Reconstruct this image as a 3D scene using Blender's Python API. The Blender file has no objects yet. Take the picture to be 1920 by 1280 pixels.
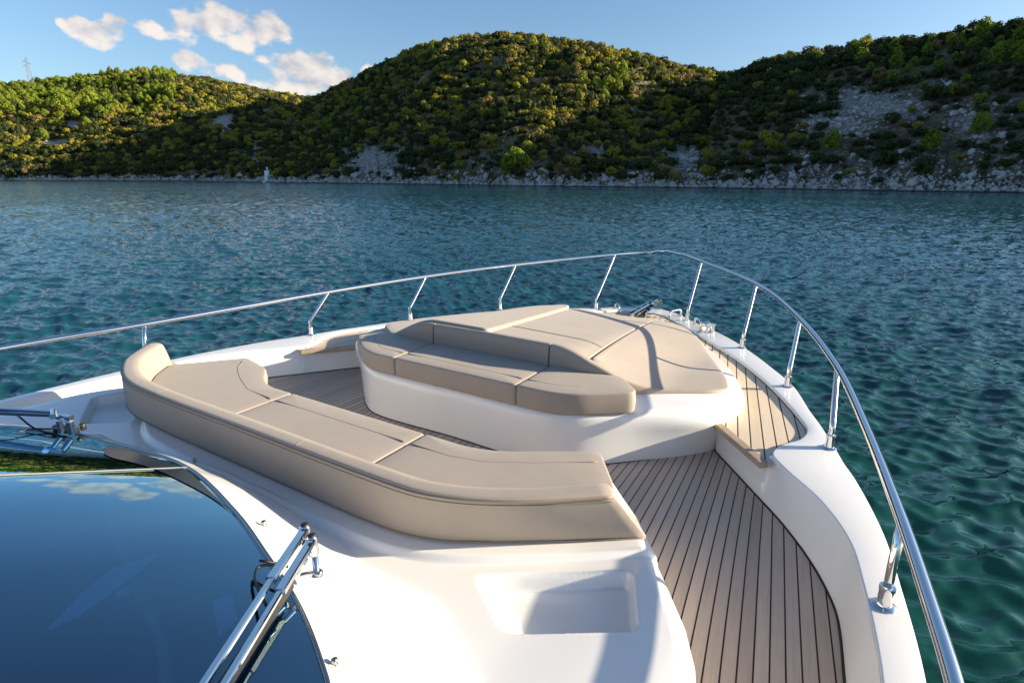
import bpy, bmesh, math, random
import numpy as np
from mathutils import Vector, Matrix

R = math.radians
random.seed(7)
rng = np.random.default_rng(11)
scn = bpy.context.scene
COL = scn.collection

# ------------------------------------------------------------------ camera
FPX, PITCH, YAW = 1055.0, R(16.42), R(32.1)
CAM = np.array([2.47, 0.0, 4.0])
_c, _s, _cp, _sp = math.cos(YAW), math.sin(YAW), math.cos(PITCH), math.sin(PITCH)
FW = np.array([-_s * _cp, _c * _cp, -_sp]); RT = np.array([_c, _s, 0.0]); UP = np.cross(RT, FW)
FH = np.array([-_s, _c, 0.0])                       # horizontal forward
cd = bpy.data.cameras.new("camera"); cam = bpy.data.objects.new("camera", cd); COL.objects.link(cam)
cd.sensor_width = 36.0; cd.lens = 36.0 * FPX / 1920.0
cd.clip_start = 0.05; cd.clip_end = 6000.0
cam.matrix_world = Matrix(((RT[0], UP[0], -FW[0], CAM[0]), (RT[1], UP[1], -FW[1], CAM[1]),
                           (RT[2], UP[2], -FW[2], CAM[2]), (0, 0, 0, 1)))
scn.camera = cam
scn.render.resolution_x, scn.render.resolution_y = 1024, 682

# ------------------------------------------------------------------ sun, sky, exposure
SUN_AZ, SUN_EL = R(59.0), R(15.2)                   # azimuth from the bow (+Y) towards starboard (+X)
sdir = Vector((math.sin(SUN_AZ) * math.cos(SUN_EL), math.cos(SUN_AZ) * math.cos(SUN_EL), math.sin(SUN_EL)))
ld = bpy.data.lights.new("sun", 'SUN'); ld.energy = 5.0; ld.angle = R(0.5); ld.color = (1.0, 0.85, 0.63)
sun = bpy.data.objects.new("sun", ld); COL.objects.link(sun)
sun.rotation_euler = sdir.to_track_quat('Z', 'Y').to_euler(); sun.location = (40, 30, 60)

world = bpy.data.worlds.new("World"); scn.world = world; world.use_nodes = True
wn = world.node_tree; wn.nodes.clear()

class NB:
    """small helper for building node graphs"""
    def __init__(s, nt): s.nt = nt
    def n(s, t, **kw):
        nd = s.nt.nodes.new(t)
        for k, v in kw.items(): setattr(nd, k, v)
        return nd
    def l(s, a, b): s.nt.links.new(a, b)
    def put(s, sock, v):
        if isinstance(v, bpy.types.NodeSocket): s.l(v, sock)
        else: sock.default_value = v
    def m(s, op, a, b=None, c=None, clamp=False):
        nd = s.n('ShaderNodeMath', operation=op); nd.use_clamp = clamp
        s.put(nd.inputs[0], a)
        if b is not None: s.put(nd.inputs[1], b)
        if c is not None: s.put(nd.inputs[2], c)
        return nd.outputs[0]
    def vm(s, op, a, b=None):
        nd = s.n('ShaderNodeVectorMath', operation=op); s.put(nd.inputs[0], a)
        if b is not None: s.put(nd.inputs[1], b)
        return nd.outputs['Value'] if op in ('DOT_PRODUCT', 'LENGTH') else nd.outputs[0]
    def mr(s, v, a, b, c=0.0, d=1.0, smooth=False):
        nd = s.n('ShaderNodeMapRange'); s.put(nd.inputs[0], v)
        if smooth: nd.interpolation_type = 'SMOOTHSTEP'
        for i, x in enumerate((a, b, c, d)): nd.inputs[i + 1].default_value = x
        return nd.outputs[0]
    def mix(s, f, a, b, mode='MIX'):
        nd = s.n('ShaderNodeMix', data_type='RGBA', blend_type=mode); s.put(nd.inputs[0], f)
        for sock, v in ((nd.inputs[6], a), (nd.inputs[7], b)):
            s.put(sock, v if isinstance(v, bpy.types.NodeSocket) or len(v) == 4 else (*v, 1))
        return nd.outputs[2]
    def noise(s, vec, scale, detail=4, rough=.55, dist=0.0, out=0):
        nd = s.n('ShaderNodeTexNoise'); s.put(nd.inputs['Vector'], vec)
        nd.inputs['Scale'].default_value = scale; nd.inputs['Detail'].default_value = detail
        nd.inputs['Roughness'].default_value = rough; nd.inputs['Distortion'].default_value = dist
        return nd.outputs[out]
    def ramp(s, f, stops):
        nd = s.n('ShaderNodeValToRGB'); s.put(nd.inputs[0], f); e = nd.color_ramp.elements
        while len(e) < len(stops): e.new(0.5)
        for i, (p, c) in enumerate(stops): e[i].position = p; e[i].color = (*c, 1) if len(c) == 3 else c
        return nd.outputs[0]
    def xyz(s, v):
        nd = s.n('ShaderNodeSeparateXYZ'); s.put(nd.inputs[0], v); return nd.outputs
    def cxyz(s, x, y, z):
        nd = s.n('ShaderNodeCombineXYZ')
        for i, v in enumerate((x, y, z)): s.put(nd.inputs[i], v)
        return nd.outputs[0]

w = NB(wn)
sky = w.n('ShaderNodeTexSky', sky_type='NISHITA'); sky.sun_disc = False
sky.sun_elevation = SUN_EL; sky.sun_rotation = SUN_AZ
sky.air_density = 1.0; sky.dust_density = 1.0; sky.ozone_density = 3.4; sky.altitude = 0
bg = w.n('ShaderNodeBackground'); bg.inputs['Strength'].default_value = 0.082
wo = w.n('ShaderNodeOutputWorld')
tc = w.n('ShaderNodeTexCoord')
d_ = tc.outputs['Generated']
saz = w.vm('DOT_PRODUCT', d_, tuple(RT)); caz = w.vm('DOT_PRODUCT', d_, tuple(FH))
az = w.m('ARCTAN2', saz, caz); dz = w.xyz(d_)[2]; el = w.m('ARCSINE', dz)

def px_dir(px, py):
    d = FW + RT * (px - 960) / FPX + UP * (640 - py) / FPX
    return d / np.linalg.norm(d)
def px_azel(px, py):
    d = px_dir(px, py); return math.atan2(d @ RT, d @ FH), math.asin(d[2])
# cumulus heaps: (px, py, half width, half height) in degrees-like pixels of the sky, placed as directions
BL = [(150, 62, 44, 20), (205, 52, 40, 22), (172, 70, 60, 16), (118, 46, 16, 8),
      (300, 60, 50, 16), (345, 48, 52, 26), (402, 38, 52, 30), (450, 55, 60, 28), (500, 60, 40, 26), (535, 68, 26, 12),
      (350, 122, 52, 20), (400, 132, 66, 18), (440, 138, 44, 14),
      (545, 132, 66, 26), (590, 140, 66, 32), (630, 146, 40, 24), (520, 158, 60, 22), (570, 168, 80, 18), (692, 132, 22, 9),
      (-260, 30, 120, 30), (-420, 60, 120, 34), (-700, 110, 170, 30), (2300, 150, 160, 18)]
nv = w.n('ShaderNodeMapping'); w.l(d_, nv.inputs[0]); nv.inputs['Scale'].default_value = (1, 1, 1.5)
n1 = w.noise(nv.outputs[0], 26, 9, .52); n2 = w.noise(nv.outputs[0], 13, 3, .5)
def blobs(daz, de):
    azz = w.m('ADD', az, daz) if daz else az; ell = w.m('ADD', el, de) if de else el
    acc = None
    for (px, py, a, b) in BL:
        a0, e0 = px_azel(px, py)
        k = math.cos(a0) ** 2 * .95
        u = w.m('MULTIPLY', w.m('SUBTRACT', azz, a0), FPX / a / k * 1.0)
        v = w.m('MULTIPLY', w.m('SUBTRACT', ell, e0), FPX / b / math.cos(a0) * .74)
        q = w.m('SUBTRACT', 1.0, w.m('MULTIPLY_ADD', u, u, w.m('MULTIPLY', v, v)))
        acc = q if acc is None else w.m('SMOOTH_MAX', acc, q, .35)
    return acc
b0 = blobs(0, 0)
nn = w.m('ADD', w.m('MULTIPLY', w.m('SUBTRACT', n1, .5), 2.7), w.m('MULTIPLY', w.m('SUBTRACT', n2, .5), 1.0))
dens = w.mr(w.m('ADD', b0, nn), .25, .85, smooth=True)
nv2 = w.n('ShaderNodeMapping'); w.l(d_, nv2.inputs[0]); nv2.inputs['Scale'].default_value = (1, 1, 1.5)
off = RT * .012 + np.array([0, 0, .014]); nv2.inputs['Location'].default_value = tuple(off)
n1b = w.noise(nv2.outputs[0], 26, 9, .52)
b1 = blobs(-.012, -.012)
rel = w.m('SUBTRACT', w.m('ADD', b0, w.m('MULTIPLY', n1, 3.0)), w.m('ADD', b1, w.m('MULTIPLY', n1b, 3.0)))
lit = w.mr(w.m('MULTIPLY', rel, -1.0), -.9, 1.1, smooth=True)
ccol = w.mix(lit, (5.0, 4.5, 4.1), (2.3, 2.5, 2.9))
skyc = w.mix(w.m('MULTIPLY', dens, .93), sky.outputs[0], ccol)
w.l(skyc, bg.inputs['Color']); w.l(bg.outputs[0], wo.inputs['Surface'])

scn.view_settings.view_transform = 'Standard'; scn.view_settings.look = 'None'
scn.view_settings.exposure = 1.3; scn.view_settings.gamma = 1.0
scn.cycles.use_denoising = True
scn.cycles.max_bounces = 8; scn.cycles.glossy_bounces = 4; scn.cycles.transparent_max_bounces = 12
scn.cycles.sample_clamp_indirect = 6.0; scn.cycles.caustics_reflective = False; scn.cycles.caustics_refractive = False

# ------------------------------------------------------------------ projection helpers
def P(px, py, z):
    d = FW + RT * (px - 960) / FPX + UP * (640 - py) / FPX
    return CAM + d * ((z - CAM[2]) / d[2])
def Px(px, py, x):
    d = FW + RT * (px - 960) / FPX + UP * (640 - py) / FPX
    return CAM + d * ((x - CAM[0]) / d[0])

# ------------------------------------------------------------------ materials
def mat(name):
    m = bpy.data.materials.new(name); m.use_nodes = True; nt = m.node_tree
    b = nt.nodes['Principled BSDF']; return m, NB(nt), b
def principled(name, col, rough=.5, metal=0.0, spec=.5, coat=0.0, coat_r=.05, bump=None, var=None, rvar=None):
    m, g, b = mat(name)
    b.inputs['Roughness'].default_value = rough; b.inputs['Metallic'].default_value = metal
    b.inputs['Specular IOR Level'].default_value = spec
    b.inputs['Coat Weight'].default_value = coat; b.inputs['Coat Roughness'].default_value = coat_r
    tcn = g.n('ShaderNodeTexCoord'); o = tcn.outputs['Object']
    c = (*col, 1)
    if var:
        sc, amt = var
        f = g.mr(g.noise(o, sc, 5, .6), .3, .7)
        lo = tuple(x * (1 - amt) for x in col); hi = tuple(min(1, x * (1 + amt)) for x in col)
        c = g.mix(f, lo, hi)
    g.put(b.inputs['Base Color'], c)
    if rvar:
        g.put(b.inputs['Roughness'], g.mr(g.noise(o, rvar[0], 4, .6), .3, .7, rough - rvar[1], rough + rvar[1]))
    if bump:
        bp = g.n('ShaderNodeBump'); bp.inputs['Strength'].default_value = bump[1]; bp.inputs['Distance'].default_value = bump[2]
        g.put(bp.inputs['Height'], g.noise(o, bump[0], 4, .6)); g.l(bp.outputs[0], b.inputs['Normal'])
    return m

M = {}
M['gelcoat'] = principled('gelcoat_white', (.78, .775, .765), .22, 0, .5, .35, .06, var=(1.3, .02), rvar=(2.2, .05))
M['gelcoat_matt'] = principled('gelcoat_nonskid', (.79, .775, .75), .42, 0, .4, bump=(900, .12, .002))
M['steel'] = principled('polished_steel', (.80, .79, .775), .07, 1.0, rvar=(30, .03))
M['dark_steel'] = principled('dull_steel_fitting', (.42, .40, .37), .22, 1.0)  # darker, duller steel for trim, chain and studs
M['rubber'] = principled('black_rubber', (.012, .012, .013), .5)
M['caulk'] = principled('black_caulking', (.012, .011, .011), .6)
M['black'] = principled('black_frit', (.014, .022, .034), .16, 0, .5)
M['interior'] = principled('dark_dashboard', (.004, .016, .045), .7)
M['interior_pale'] = principled('pale_dashboard_cover', (.92, .92, .92), .8)
M['white_paint'] = principled('white_tower_paint', (.90, .90, .90), .6, var=(.8, .1))
M['galv'] = principled('galvanised_lattice', (.20, .21, .23), .6, .0)

def fabric():
    m, g, b = mat('beige_upholstery')
    tcn = g.n('ShaderNodeTexCoord'); o = tcn.outputs['Object']
    f = g.mr(g.noise(o, 2.3, 5, .6), .3, .7)
    c = g.mix(f, (.328, .280, .238), (.362, .312, .268))
    f2 = g.mr(g.noise(o, 9, 4, .7), .58, .78)
    c = g.mix(g.m('MULTIPLY', f2, .22), c, (.26, .21, .165))
    g.put(b.inputs['Base Color'], c); b.inputs['Roughness'].default_value = .62
    b.inputs['Specular IOR Level'].default_value = .32
    b.inputs['Sheen Weight'].default_value = .12
    wv = g.noise(o, 620, 2, .5); wr = g.noise(o, 7.0, 4, .55, .4)
    bp = g.n('ShaderNodeBump'); bp.inputs['Strength'].default_value = .25; bp.inputs['Distance'].default_value = .0015
    g.put(bp.inputs['Height'], wv)
    bp2 = g.n('ShaderNodeBump'); bp2.inputs['Strength'].default_value = .22; bp2.inputs['Distance'].default_value = .008
    g.put(bp2.inputs['Height'], wr); g.l(bp.outputs[0], bp2.inputs['Normal']); g.l(bp2.outputs[0], b.inputs['Normal'])
    return m
M['fabric'] = fabric()
M['piping'] = principled('upholstery_piping', (.27, .21, .16), .6)

def teak(name, a, b_, dark):
    m, g, b = mat(name)
    uv = g.n('ShaderNodeUVMap'); uv.uv_map = 'plank'
    x, y, _ = g.xyz(uv.outputs[0])
    fl = g.m('FLOOR', x); fr = g.m('FRACT', x)
    wnz = g.n('ShaderNodeTexWhiteNoise'); wnz.noise_dimensions = '1D'; g.put(wnz.inputs['W'], fl)
    rnd = wnz.outputs['Value']
    gv = g.cxyz(g.m('MULTIPLY', x, 9.0), g.m('ADD', g.m('MULTIPLY', y, 1.0), g.m('MULTIPLY', rnd, 40)), rnd)
    gr = g.noise(gv, 2.2, 7, .65, .3)
    gv2 = g.cxyz(g.m('MULTIPLY', x, 30.0), g.m('MULTIPLY', y, 2.5), rnd)
    gr2 = g.noise(gv2, 3.0, 4, .6)
    c = g.mix(g.mr(gr, .3, .7), a, b_)
    c = g.mix(g.m('MULTIPLY', g.mr(rnd, 0, 1), .6), c, dark)
    c = g.mix(g.mr(g.noise(uv.outputs[0], 1.3, 5, .7), .5, .75, 0, .35), c, tuple(k * .75 for k in dark))
    c = g.mix(g.m('MULTIPLY', g.mr(gr2, .5, .75), .4), c, tuple(k * .6 for k in dark))
    e = g.m('MINIMUM', fr, g.m('SUBTRACT', 1.0, fr))
    line = g.mr(e, .050, .066)
    c = g.mix(line, (.012, .011, .010), c)
    g.put(b.inputs['Base Color'], c)
    g.put(b.inputs['Roughness'], g.mr(gr, .3, .7, .55, .75)); b.inputs['Specular IOR Level'].default_value = .35
    bp = g.n('ShaderNodeBump'); bp.inputs['Strength'].default_value = .5; bp.inputs['Distance'].default_value = .002
    g.put(bp.inputs['Height'], g.m('ADD', g.m('MULTIPLY', gr2, .4), g.m('MULTIPLY', line, 1.0))); g.l(bp.outputs[0], b.inputs['Normal'])
    return m
M['teak_deck'] = teak('weathered_teak_deck', (.66, .54, .40), (.76, .64, .50), (.56, .45, .32))
M['teak_floor'] = teak('weathered_teak_sole', (.52, .405, .325), (.64, .515, .42), (.36, .275, .22))
M['teak_edge'] = principled('teak_edging', (.38, .29, .20), .55, bump=(60, .3, .003), var=(14, .18))

def glassmat():
    m = bpy.data.materials.new('tinted_windscreen'); m.use_nodes = True; nt = m.node_tree; nt.nodes.clear(); g = NB(nt)
    out = g.n('ShaderNodeOutputMaterial')
    tr = g.n('ShaderNodeBsdfTransparent'); tr.inputs[0].default_value = (.26, .52, .86, 1)
    gl = g.n('ShaderNodeBsdfGlossy'); gl.inputs['Roughness'].default_value = .004; gl.inputs[0].default_value = (.55, .84, 1, 1)
    fr = g.n('ShaderNodeFresnel'); fr.inputs[0].default_value = 1.75
    mx = g.n('ShaderNodeMixShader'); g.put(mx.inputs[0], g.m('MULTIPLY', fr.outputs[0], 2.9, clamp=True)); g.l(tr.outputs[0], mx.inputs[1]); g.l(gl.outputs[0], mx.inputs[2])
    g.l(mx.outputs[0], out.inputs['Surface'])
    return m
M['glass'] = glassmat()

def water():
    m, g, b = mat('sea_water')
    geo = g.n('ShaderNodeNewGeometry'); p = geo.outputs['Position']
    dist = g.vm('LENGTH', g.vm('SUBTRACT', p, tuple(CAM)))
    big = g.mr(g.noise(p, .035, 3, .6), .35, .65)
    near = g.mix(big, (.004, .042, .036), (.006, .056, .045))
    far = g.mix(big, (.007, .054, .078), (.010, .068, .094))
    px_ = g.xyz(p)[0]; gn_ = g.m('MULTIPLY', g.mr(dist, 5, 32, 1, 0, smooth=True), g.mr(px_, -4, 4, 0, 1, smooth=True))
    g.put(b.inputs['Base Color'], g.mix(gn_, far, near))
    b.inputs['Roughness'].default_value = .06; b.inputs['IOR'].default_value = 1.38
    g.put(b.inputs['Roughness'], g.mr(dist, 10, 260, .05, .12))
    # small ripples: random slopes taken point by point, stronger across the wind than along it
    gust = g.mr(g.noise(p, .045, 4, .65), .36, .64, .55, 1.25)
    wv_ = g.cxyz(g.m('MULTIPLY', g.vm('DOT_PRODUCT', p, tuple(RT)), .55), g.vm('DOT_PRODUCT', p, tuple(FH)), 0.0)
    def slopes(scale, det):
        nd = g.n('ShaderNodeTexNoise'); g.put(nd.inputs['Vector'], wv_); nd.inputs['Scale'].default_value = scale; nd.inputs['Detail'].default_value = det; nd.inputs['Roughness'].default_value = .62; nd.inputs['Distortion'].default_value = .35
        return g.xyz(nd.outputs['Color'])
    c1 = slopes(1.7, 2); c2 = slopes(6.5, 5); w1_ = g.mr(dist, 6, 60, .26, 1.0); w2_ = g.mr(dist, 2, 40, .85, 1.05)
    def comb(k, m_):
        return g.m('MULTIPLY', g.m('MULTIPLY', g.m('ADD', g.m('MULTIPLY', g.m('SUBTRACT', c1[k], .5), w1_), g.m('MULTIPLY', g.m('SUBTRACT', c2[k], .5), w2_)), gust), m_)
    nA = g.n('ShaderNodeVectorMath', operation='SCALE'); nA.inputs[0].default_value = tuple(FH); g.put(nA.inputs[3], comb(0, 1.0))
    nB = g.n('ShaderNodeVectorMath', operation='SCALE'); nB.inputs[0].default_value = tuple(RT); g.put(nB.inputs[3], comb(1, .6))
    nn_ = g.vm('NORMALIZE', g.vm('ADD', geo.outputs['Normal'], g.vm('ADD', nA.outputs[0], nB.outputs[0]))); g.l(nn_, b.inputs['Normal'])
    return m
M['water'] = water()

def hillmat():
    m, g, b = mat('scrub_hillside_ground')
    geo = g.n('ShaderNodeNewGeometry'); p = geo.outputs['Position']; nz = g.xyz(geo.outputs['Normal'])[2]
    a = g.n('ShaderNodeAttribute'); a.attribute_name = 'rock'; rk = a.outputs['Fac']
    soil = g.mix(g.mr(g.noise(p, .12, 5, .6), .35, .65), (.12, .095, .055), (.28, .22, .14))
    soil = g.mix(g.mr(g.noise(p, .5, 6, .7), .45, .7), soil, (.045, .052, .020))
    st = g.n('ShaderNodeMapping'); g.l(p, st.inputs[0]); st.inputs['Rotation'].default_value = (.5, .3, .6); st.inputs['Scale'].default_value = (1, 1, 3.2)
    rn = g.noise(st.outputs[0], .8, 10, .78, .8)
    rock = g.ramp(rn, [(.36, (.10, .093, .08)), (.47, (.33, .31, .285)), (.62, (.58, .55, .50))])
    f = g.m('ADD', rk, g.m('MULTIPLY', g.m('ADD', g.m('SUBTRACT', g.noise(p, .30, 8, .8), .5), g.m('SUBTRACT', g.noise(st.outputs[0], .5, 6, .8), .5)), 1.7))
    g.put(b.inputs['Base Color'], g.mix(g.mr(f, .52, .60), soil, rock))
    b.inputs['Roughness'].default_value = .9; b.inputs['Specular IOR Level'].default_value = .2
    bp = g.n('ShaderNodeBump'); bp.inputs['Strength'].default_value = .9; bp.inputs['Distance'].default_value = 1.2
    g.put(bp.inputs['Height'], rn); g.l(bp.outputs[0], b.inputs['Normal'])
    return m
M['hill'] = hillmat()
def rockmat():
    m, g, b = mat('limestone')
    geo = g.n('ShaderNodeNewGeometry'); p = geo.outputs['Position']; z = g.xyz(p)[2]
    c = g.ramp(g.noise(p, .9, 8, .7), [(.3, (.20, .19, .18)), (.5, (.42, .40, .375)), (.7, (.60, .58, .55))])
    c = g.mix(g.mr(z, .15, .6), (.03, .028, .025), c)
    g.put(b.inputs['Base Color'], c); b.inputs['Roughness'].default_value = .9
    return m
M['rock'] = rockmat()
def leaf(name, lo, hi):
    m, g, b = mat(name)
    oi = g.n('ShaderNodeObjectInfo'); geo = g.n('ShaderNodeNewGeometry')
    c = g.mix(g.mr(g.noise(geo.outputs['Position'], .9, 3, .6), .3, .7), lo, hi)
    c = g.mix(g.m('MULTIPLY', oi.outputs['Random'], .4), c, tuple((l + h) * .32 for l, h in zip(lo, hi)))
    g.put(b.inputs['Base Color'], c); b.inputs['Roughness'].default_value = .65
    b.inputs['Specular IOR Level'].default_value = .15
    tl = g.n('ShaderNodeBsdfTranslucent'); g.put(tl.inputs[0], c); ms = g.n('ShaderNodeMixShader'); ms.inputs[0].default_value = .34
    out = [q for q in m.node_tree.nodes if q.type == 'OUTPUT_MATERIAL'][0]
    g.l(b.outputs[0], ms.inputs[1]); g.l(tl.outputs[0], ms.inputs[2]); g.l(ms.outputs[0], out.inputs['Surface'])
    return m
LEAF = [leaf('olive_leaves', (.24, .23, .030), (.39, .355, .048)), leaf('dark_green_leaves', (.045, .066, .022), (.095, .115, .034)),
        leaf('russet_leaves', (.25, .19, .060), (.34, .26, .080)), leaf('pine_needles', (.15, .21, .022), (.29, .35, .038)),
        leaf('golden_leaves', (.27, .245, .030), (.38, .33, .042))]
M['bark'] = principled('bark', (.12, .085, .06), .9)

# ------------------------------------------------------------------ mesh helpers
def mesh(name, V, Fc, m, parent=None, smooth=True, uv=None, mats=None, fmat=None):
    me = bpy.data.meshes.new(name)
    V = np.asarray(V, float)
    me.from_pydata([tuple(v) for v in V], [], [tuple(int(i) for i in f) for f in Fc])
    if uv is not None:
        l = me.uv_layers.new(name='plank'); idx = np.empty(len(me.loops), int); me.loops.foreach_get('vertex_index', idx)
        l.data.foreach_set('uv', np.asarray(uv, float)[idx].ravel())
    for mm in (mats or [m]): me.materials.append(mm)
    if fmat is not None: me.polygons.foreach_set('material_index', fmat)
    if smooth: me.polygons.foreach_set('use_smooth', [True] * len(me.polygons))
    me.update()
    o = bpy.data.objects.new(name, me); COL.objects.link(o)
    if parent: o.parent = parent
    return o
def fixn(o):
    bm = bmesh.new(); bm.from_mesh(o.data); bmesh.ops.recalc_face_normals(bm, faces=bm.faces); bm.to_mesh(o.data); bm.free(); return o
def autosmooth(o, deg=35):
    bm = bmesh.new(); bm.from_mesh(o.data)
    for e in bm.edges:
        if len(e.link_faces) == 2 and e.calc_face_angle(0) > R(deg): e.smooth = False
    bm.to_mesh(o.data); bm.free(); return o
def tag(o, label, cat, group=None, kind=None):
    if label: o['label'] = label
    if cat: o['category'] = cat
    if group: o['group'] = group
    if kind: o['kind'] = kind
    return o
def cr(pts, sub=8, closed=False, alpha=.5):
    """centripetal Catmull-Rom through pts"""
    p = np.asarray(pts, float); n = len(p); out = []
    segs = n if closed else n - 1
    for i in range(segs):
        if closed: a, b, c, d = p[(i - 1) % n], p[i], p[(i + 1) % n], p[(i + 2) % n]
        else:
            b, c = p[i], p[i + 1]; a = p[i - 1] if i else 2 * b - c; d = p[i + 2] if i + 2 < n else 2 * c - b
        t0 = 0; t1 = t0 + max(1e-6, np.linalg.norm(b - a)) ** alpha; t2 = t1 + max(1e-6, np.linalg.norm(c - b)) ** alpha; t3 = t2 + max(1e-6, np.linalg.norm(d - c)) ** alpha
        for t in np.linspace(t1, t2, sub, endpoint=False):
            A1 = (t1 - t) / (t1 - t0) * a + (t - t0) / (t1 - t0) * b; A2 = (t2 - t) / (t2 - t1) * b + (t - t1) / (t2 - t1) * c
            A3 = (t3 - t) / (t3 - t2) * c + (t - t2) / (t3 - t2) * d
            B1 = (t2 - t) / (t2 - t0) * A1 + (t - t0) / (t2 - t0) * A2; B2 = (t3 - t) / (t3 - t1) * A2 + (t - t1) / (t3 - t1) * A3
            out.append((t2 - t) / (t2 - t1) * B1 + (t - t1) / (t2 - t1) * B2)
    if not closed: out.append(p[-1])
    return np.array(out)
def resample(p, step, closed=False):
    p = np.asarray(p, float)
    q = np.vstack([p, p[:1]]) if closed else p
    L = np.r_[0, np.cumsum(np.linalg.norm(np.diff(q, axis=0), axis=1))]
    n = max(4, int(round(L[-1] / step))); t = np.linspace(0, L[-1], n + 1)
    r = np.stack([np.interp(t, L, q[:, k]) for k in range(q.shape[1])], 1)
    return r[:-1] if closed else r
def strips(rows, closed=False):
    """rows: list of equally long point lists -> verts, quads"""
    V = np.concatenate([np.asarray(r, float) for r in rows]); n = len(rows[0]); F = []
    for j in range(len(rows) - 1):
        for i in range(n if closed else n - 1):
            a = j * n + i; b = j * n + (i + 1) % n
            F.append((a, b, b + n, a + n))
    return V, F
def join(parts):
    V, F, o = [], [], 0
    for v, f in parts:
        V.append(np.asarray(v, float)); F += [tuple(i + o for i in q) for q in f]; o += len(v)
    return np.concatenate(V), F
def tube(path, r, seg=12, cap=True):
    p = np.asarray(path, float); n = len(p); rr = np.broadcast_to(r, (n,))
    T = np.gradient(p, axis=0); T /= np.linalg.norm(T, axis=1)[:, None] + 1e-12
    u = np.cross(T[0], (0, 0, 1.0));
    if np.linalg.norm(u) < 1e-3: u = np.cross(T[0], (0, 1.0, 0))
    u /= np.linalg.norm(u); V = []
    for i in range(n):
        u = u - T[i] * (u @ T[i]); u /= np.linalg.norm(u); v = np.cross(T[i], u)
        for k in range(seg):
            a = 2 * math.pi * k / seg; V.append(p[i] + rr[i] * (math.cos(a) * u + math.sin(a) * v))
    F = [(i * seg + k, i * seg + (k + 1) % seg, (i + 1) * seg + (k + 1) % seg, (i + 1) * seg + k) for i in range(n - 1) for k in range(seg)]
    if cap: F += [tuple(range(seg))[::-1], tuple((n - 1) * seg + k for k in range(seg))]
    return np.array(V), F
def lathe(prof, c, seg=20):
    c = np.asarray(c, float); V = []; n = len(prof)
    for (r, z) in prof:
        for k in range(seg):
            a = 2 * math.pi * k / seg; V.append(c + (r * math.cos(a), r * math.sin(a), z))
    F = [(i * seg + k, i * seg + (k + 1) % seg, (i + 1) * seg + (k + 1) % seg, (i + 1) * seg + k) for i in range(n - 1) for k in range(seg)]
    F += [tuple(range(seg))[::-1], tuple((n - 1) * seg + k for k in range(seg))]
    return np.array(V), F
def boxbar(a, b, w_, h, up=(0, 0, 1), bev=.0015):
    """bar from a to b, width w_, height h with chamfered edges"""
    a = np.asarray(a, float); b = np.asarray(b, float); t = (b - a) / np.linalg.norm(b - a)
    s = np.cross(t, up); s /= np.linalg.norm(s); u = np.cross(s, t); e = min(bev, w_ * .3, h * .3)
    pr = [(-w_ / 2 + e, -h / 2), (w_ / 2 - e, -h / 2), (w_ / 2, -h / 2 + e), (w_ / 2, h / 2 - e), (w_ / 2 - e, h / 2), (-w_ / 2 + e, h / 2), (-w_ / 2, h / 2 - e), (-w_ / 2, -h / 2 + e)]
    V = [q + s * x + u * y for q in (a, b) for x, y in pr]
    F = [(k, (k + 1) % 8, (k + 1) % 8 + 8, k + 8) for k in range(8)] + [tuple(range(8))[::-1], tuple(range(8, 16))]
    return np.array(V), F
mir = lambda pts: [(-p[0], *p[1:]) for p in pts][::-1]
sm = lambda t: t * t * (3 - 2 * t)
def sstep(x, a, b): return sm(np.clip((x - a) / (b - a), 0, 1))
def pl_dist(X, Y, poly, closed=False):
    q = np.asarray(poly, float); d = np.full(np.shape(X), 1e9)
    n = len(q) if closed else len(q) - 1
    for i in range(n):
        a, b = q[i], q[(i + 1) % len(q)]; v = b - a
        t = np.clip(((X - a[0]) * v[0] + (Y - a[1]) * v[1]) / (v @ v), 0, 1)
        d = np.minimum(d, np.hypot(X - a[0] - t * v[0], Y - a[1] - t * v[1]))
    return d
def inside(X, Y, poly):
    q = np.asarray(poly, float); c = np.zeros(np.shape(X), bool)
    for i in range(len(q)):
        a, b = q[i], q[(i + 1) % len(q)]
        k = ((a[1] > Y) != (b[1] > Y)); xx = (b[0] - a[0]) * (Y - a[1]) / ((b[1] - a[1]) or 1e-9) + a[0]
        c ^= (k & (X < xx))
    return c
# value noise on arrays
_perm = np.random.default_rng(5).random((256, 256))
def vnoise(x, y):
    xi = np.floor(x).astype(int); yi = np.floor(y).astype(int); fx = sm(x - xi); fy = sm(y - yi)
    g = lambda i, j: _perm[i & 255, j & 255]
    return (g(xi, yi) * (1 - fx) + g(xi + 1, yi) * fx) * (1 - fy) + (g(xi, yi + 1) * (1 - fx) + g(xi + 1, yi + 1) * fx) * fy
def fbm(x, y, o=5, g=.5):
    a, s, t = 1, 0, 0
    for k in range(o): s = s + a * vnoise(x + 17 * k, y + 31 * k); t += a; a *= g; x = x * 2.03; y = y * 2.03
    return s / t

# ================================================================== YACHT
yacht = bpy.data.objects.new('motor_yacht', None); COL.objects.link(yacht)
tag(yacht, 'white motor yacht seen from above its foredeck, with teak decks and a polished guard rail', 'yacht')
yacht.empty_display_size = .5

ZF = 2.09                                              # cockpit sole
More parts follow.
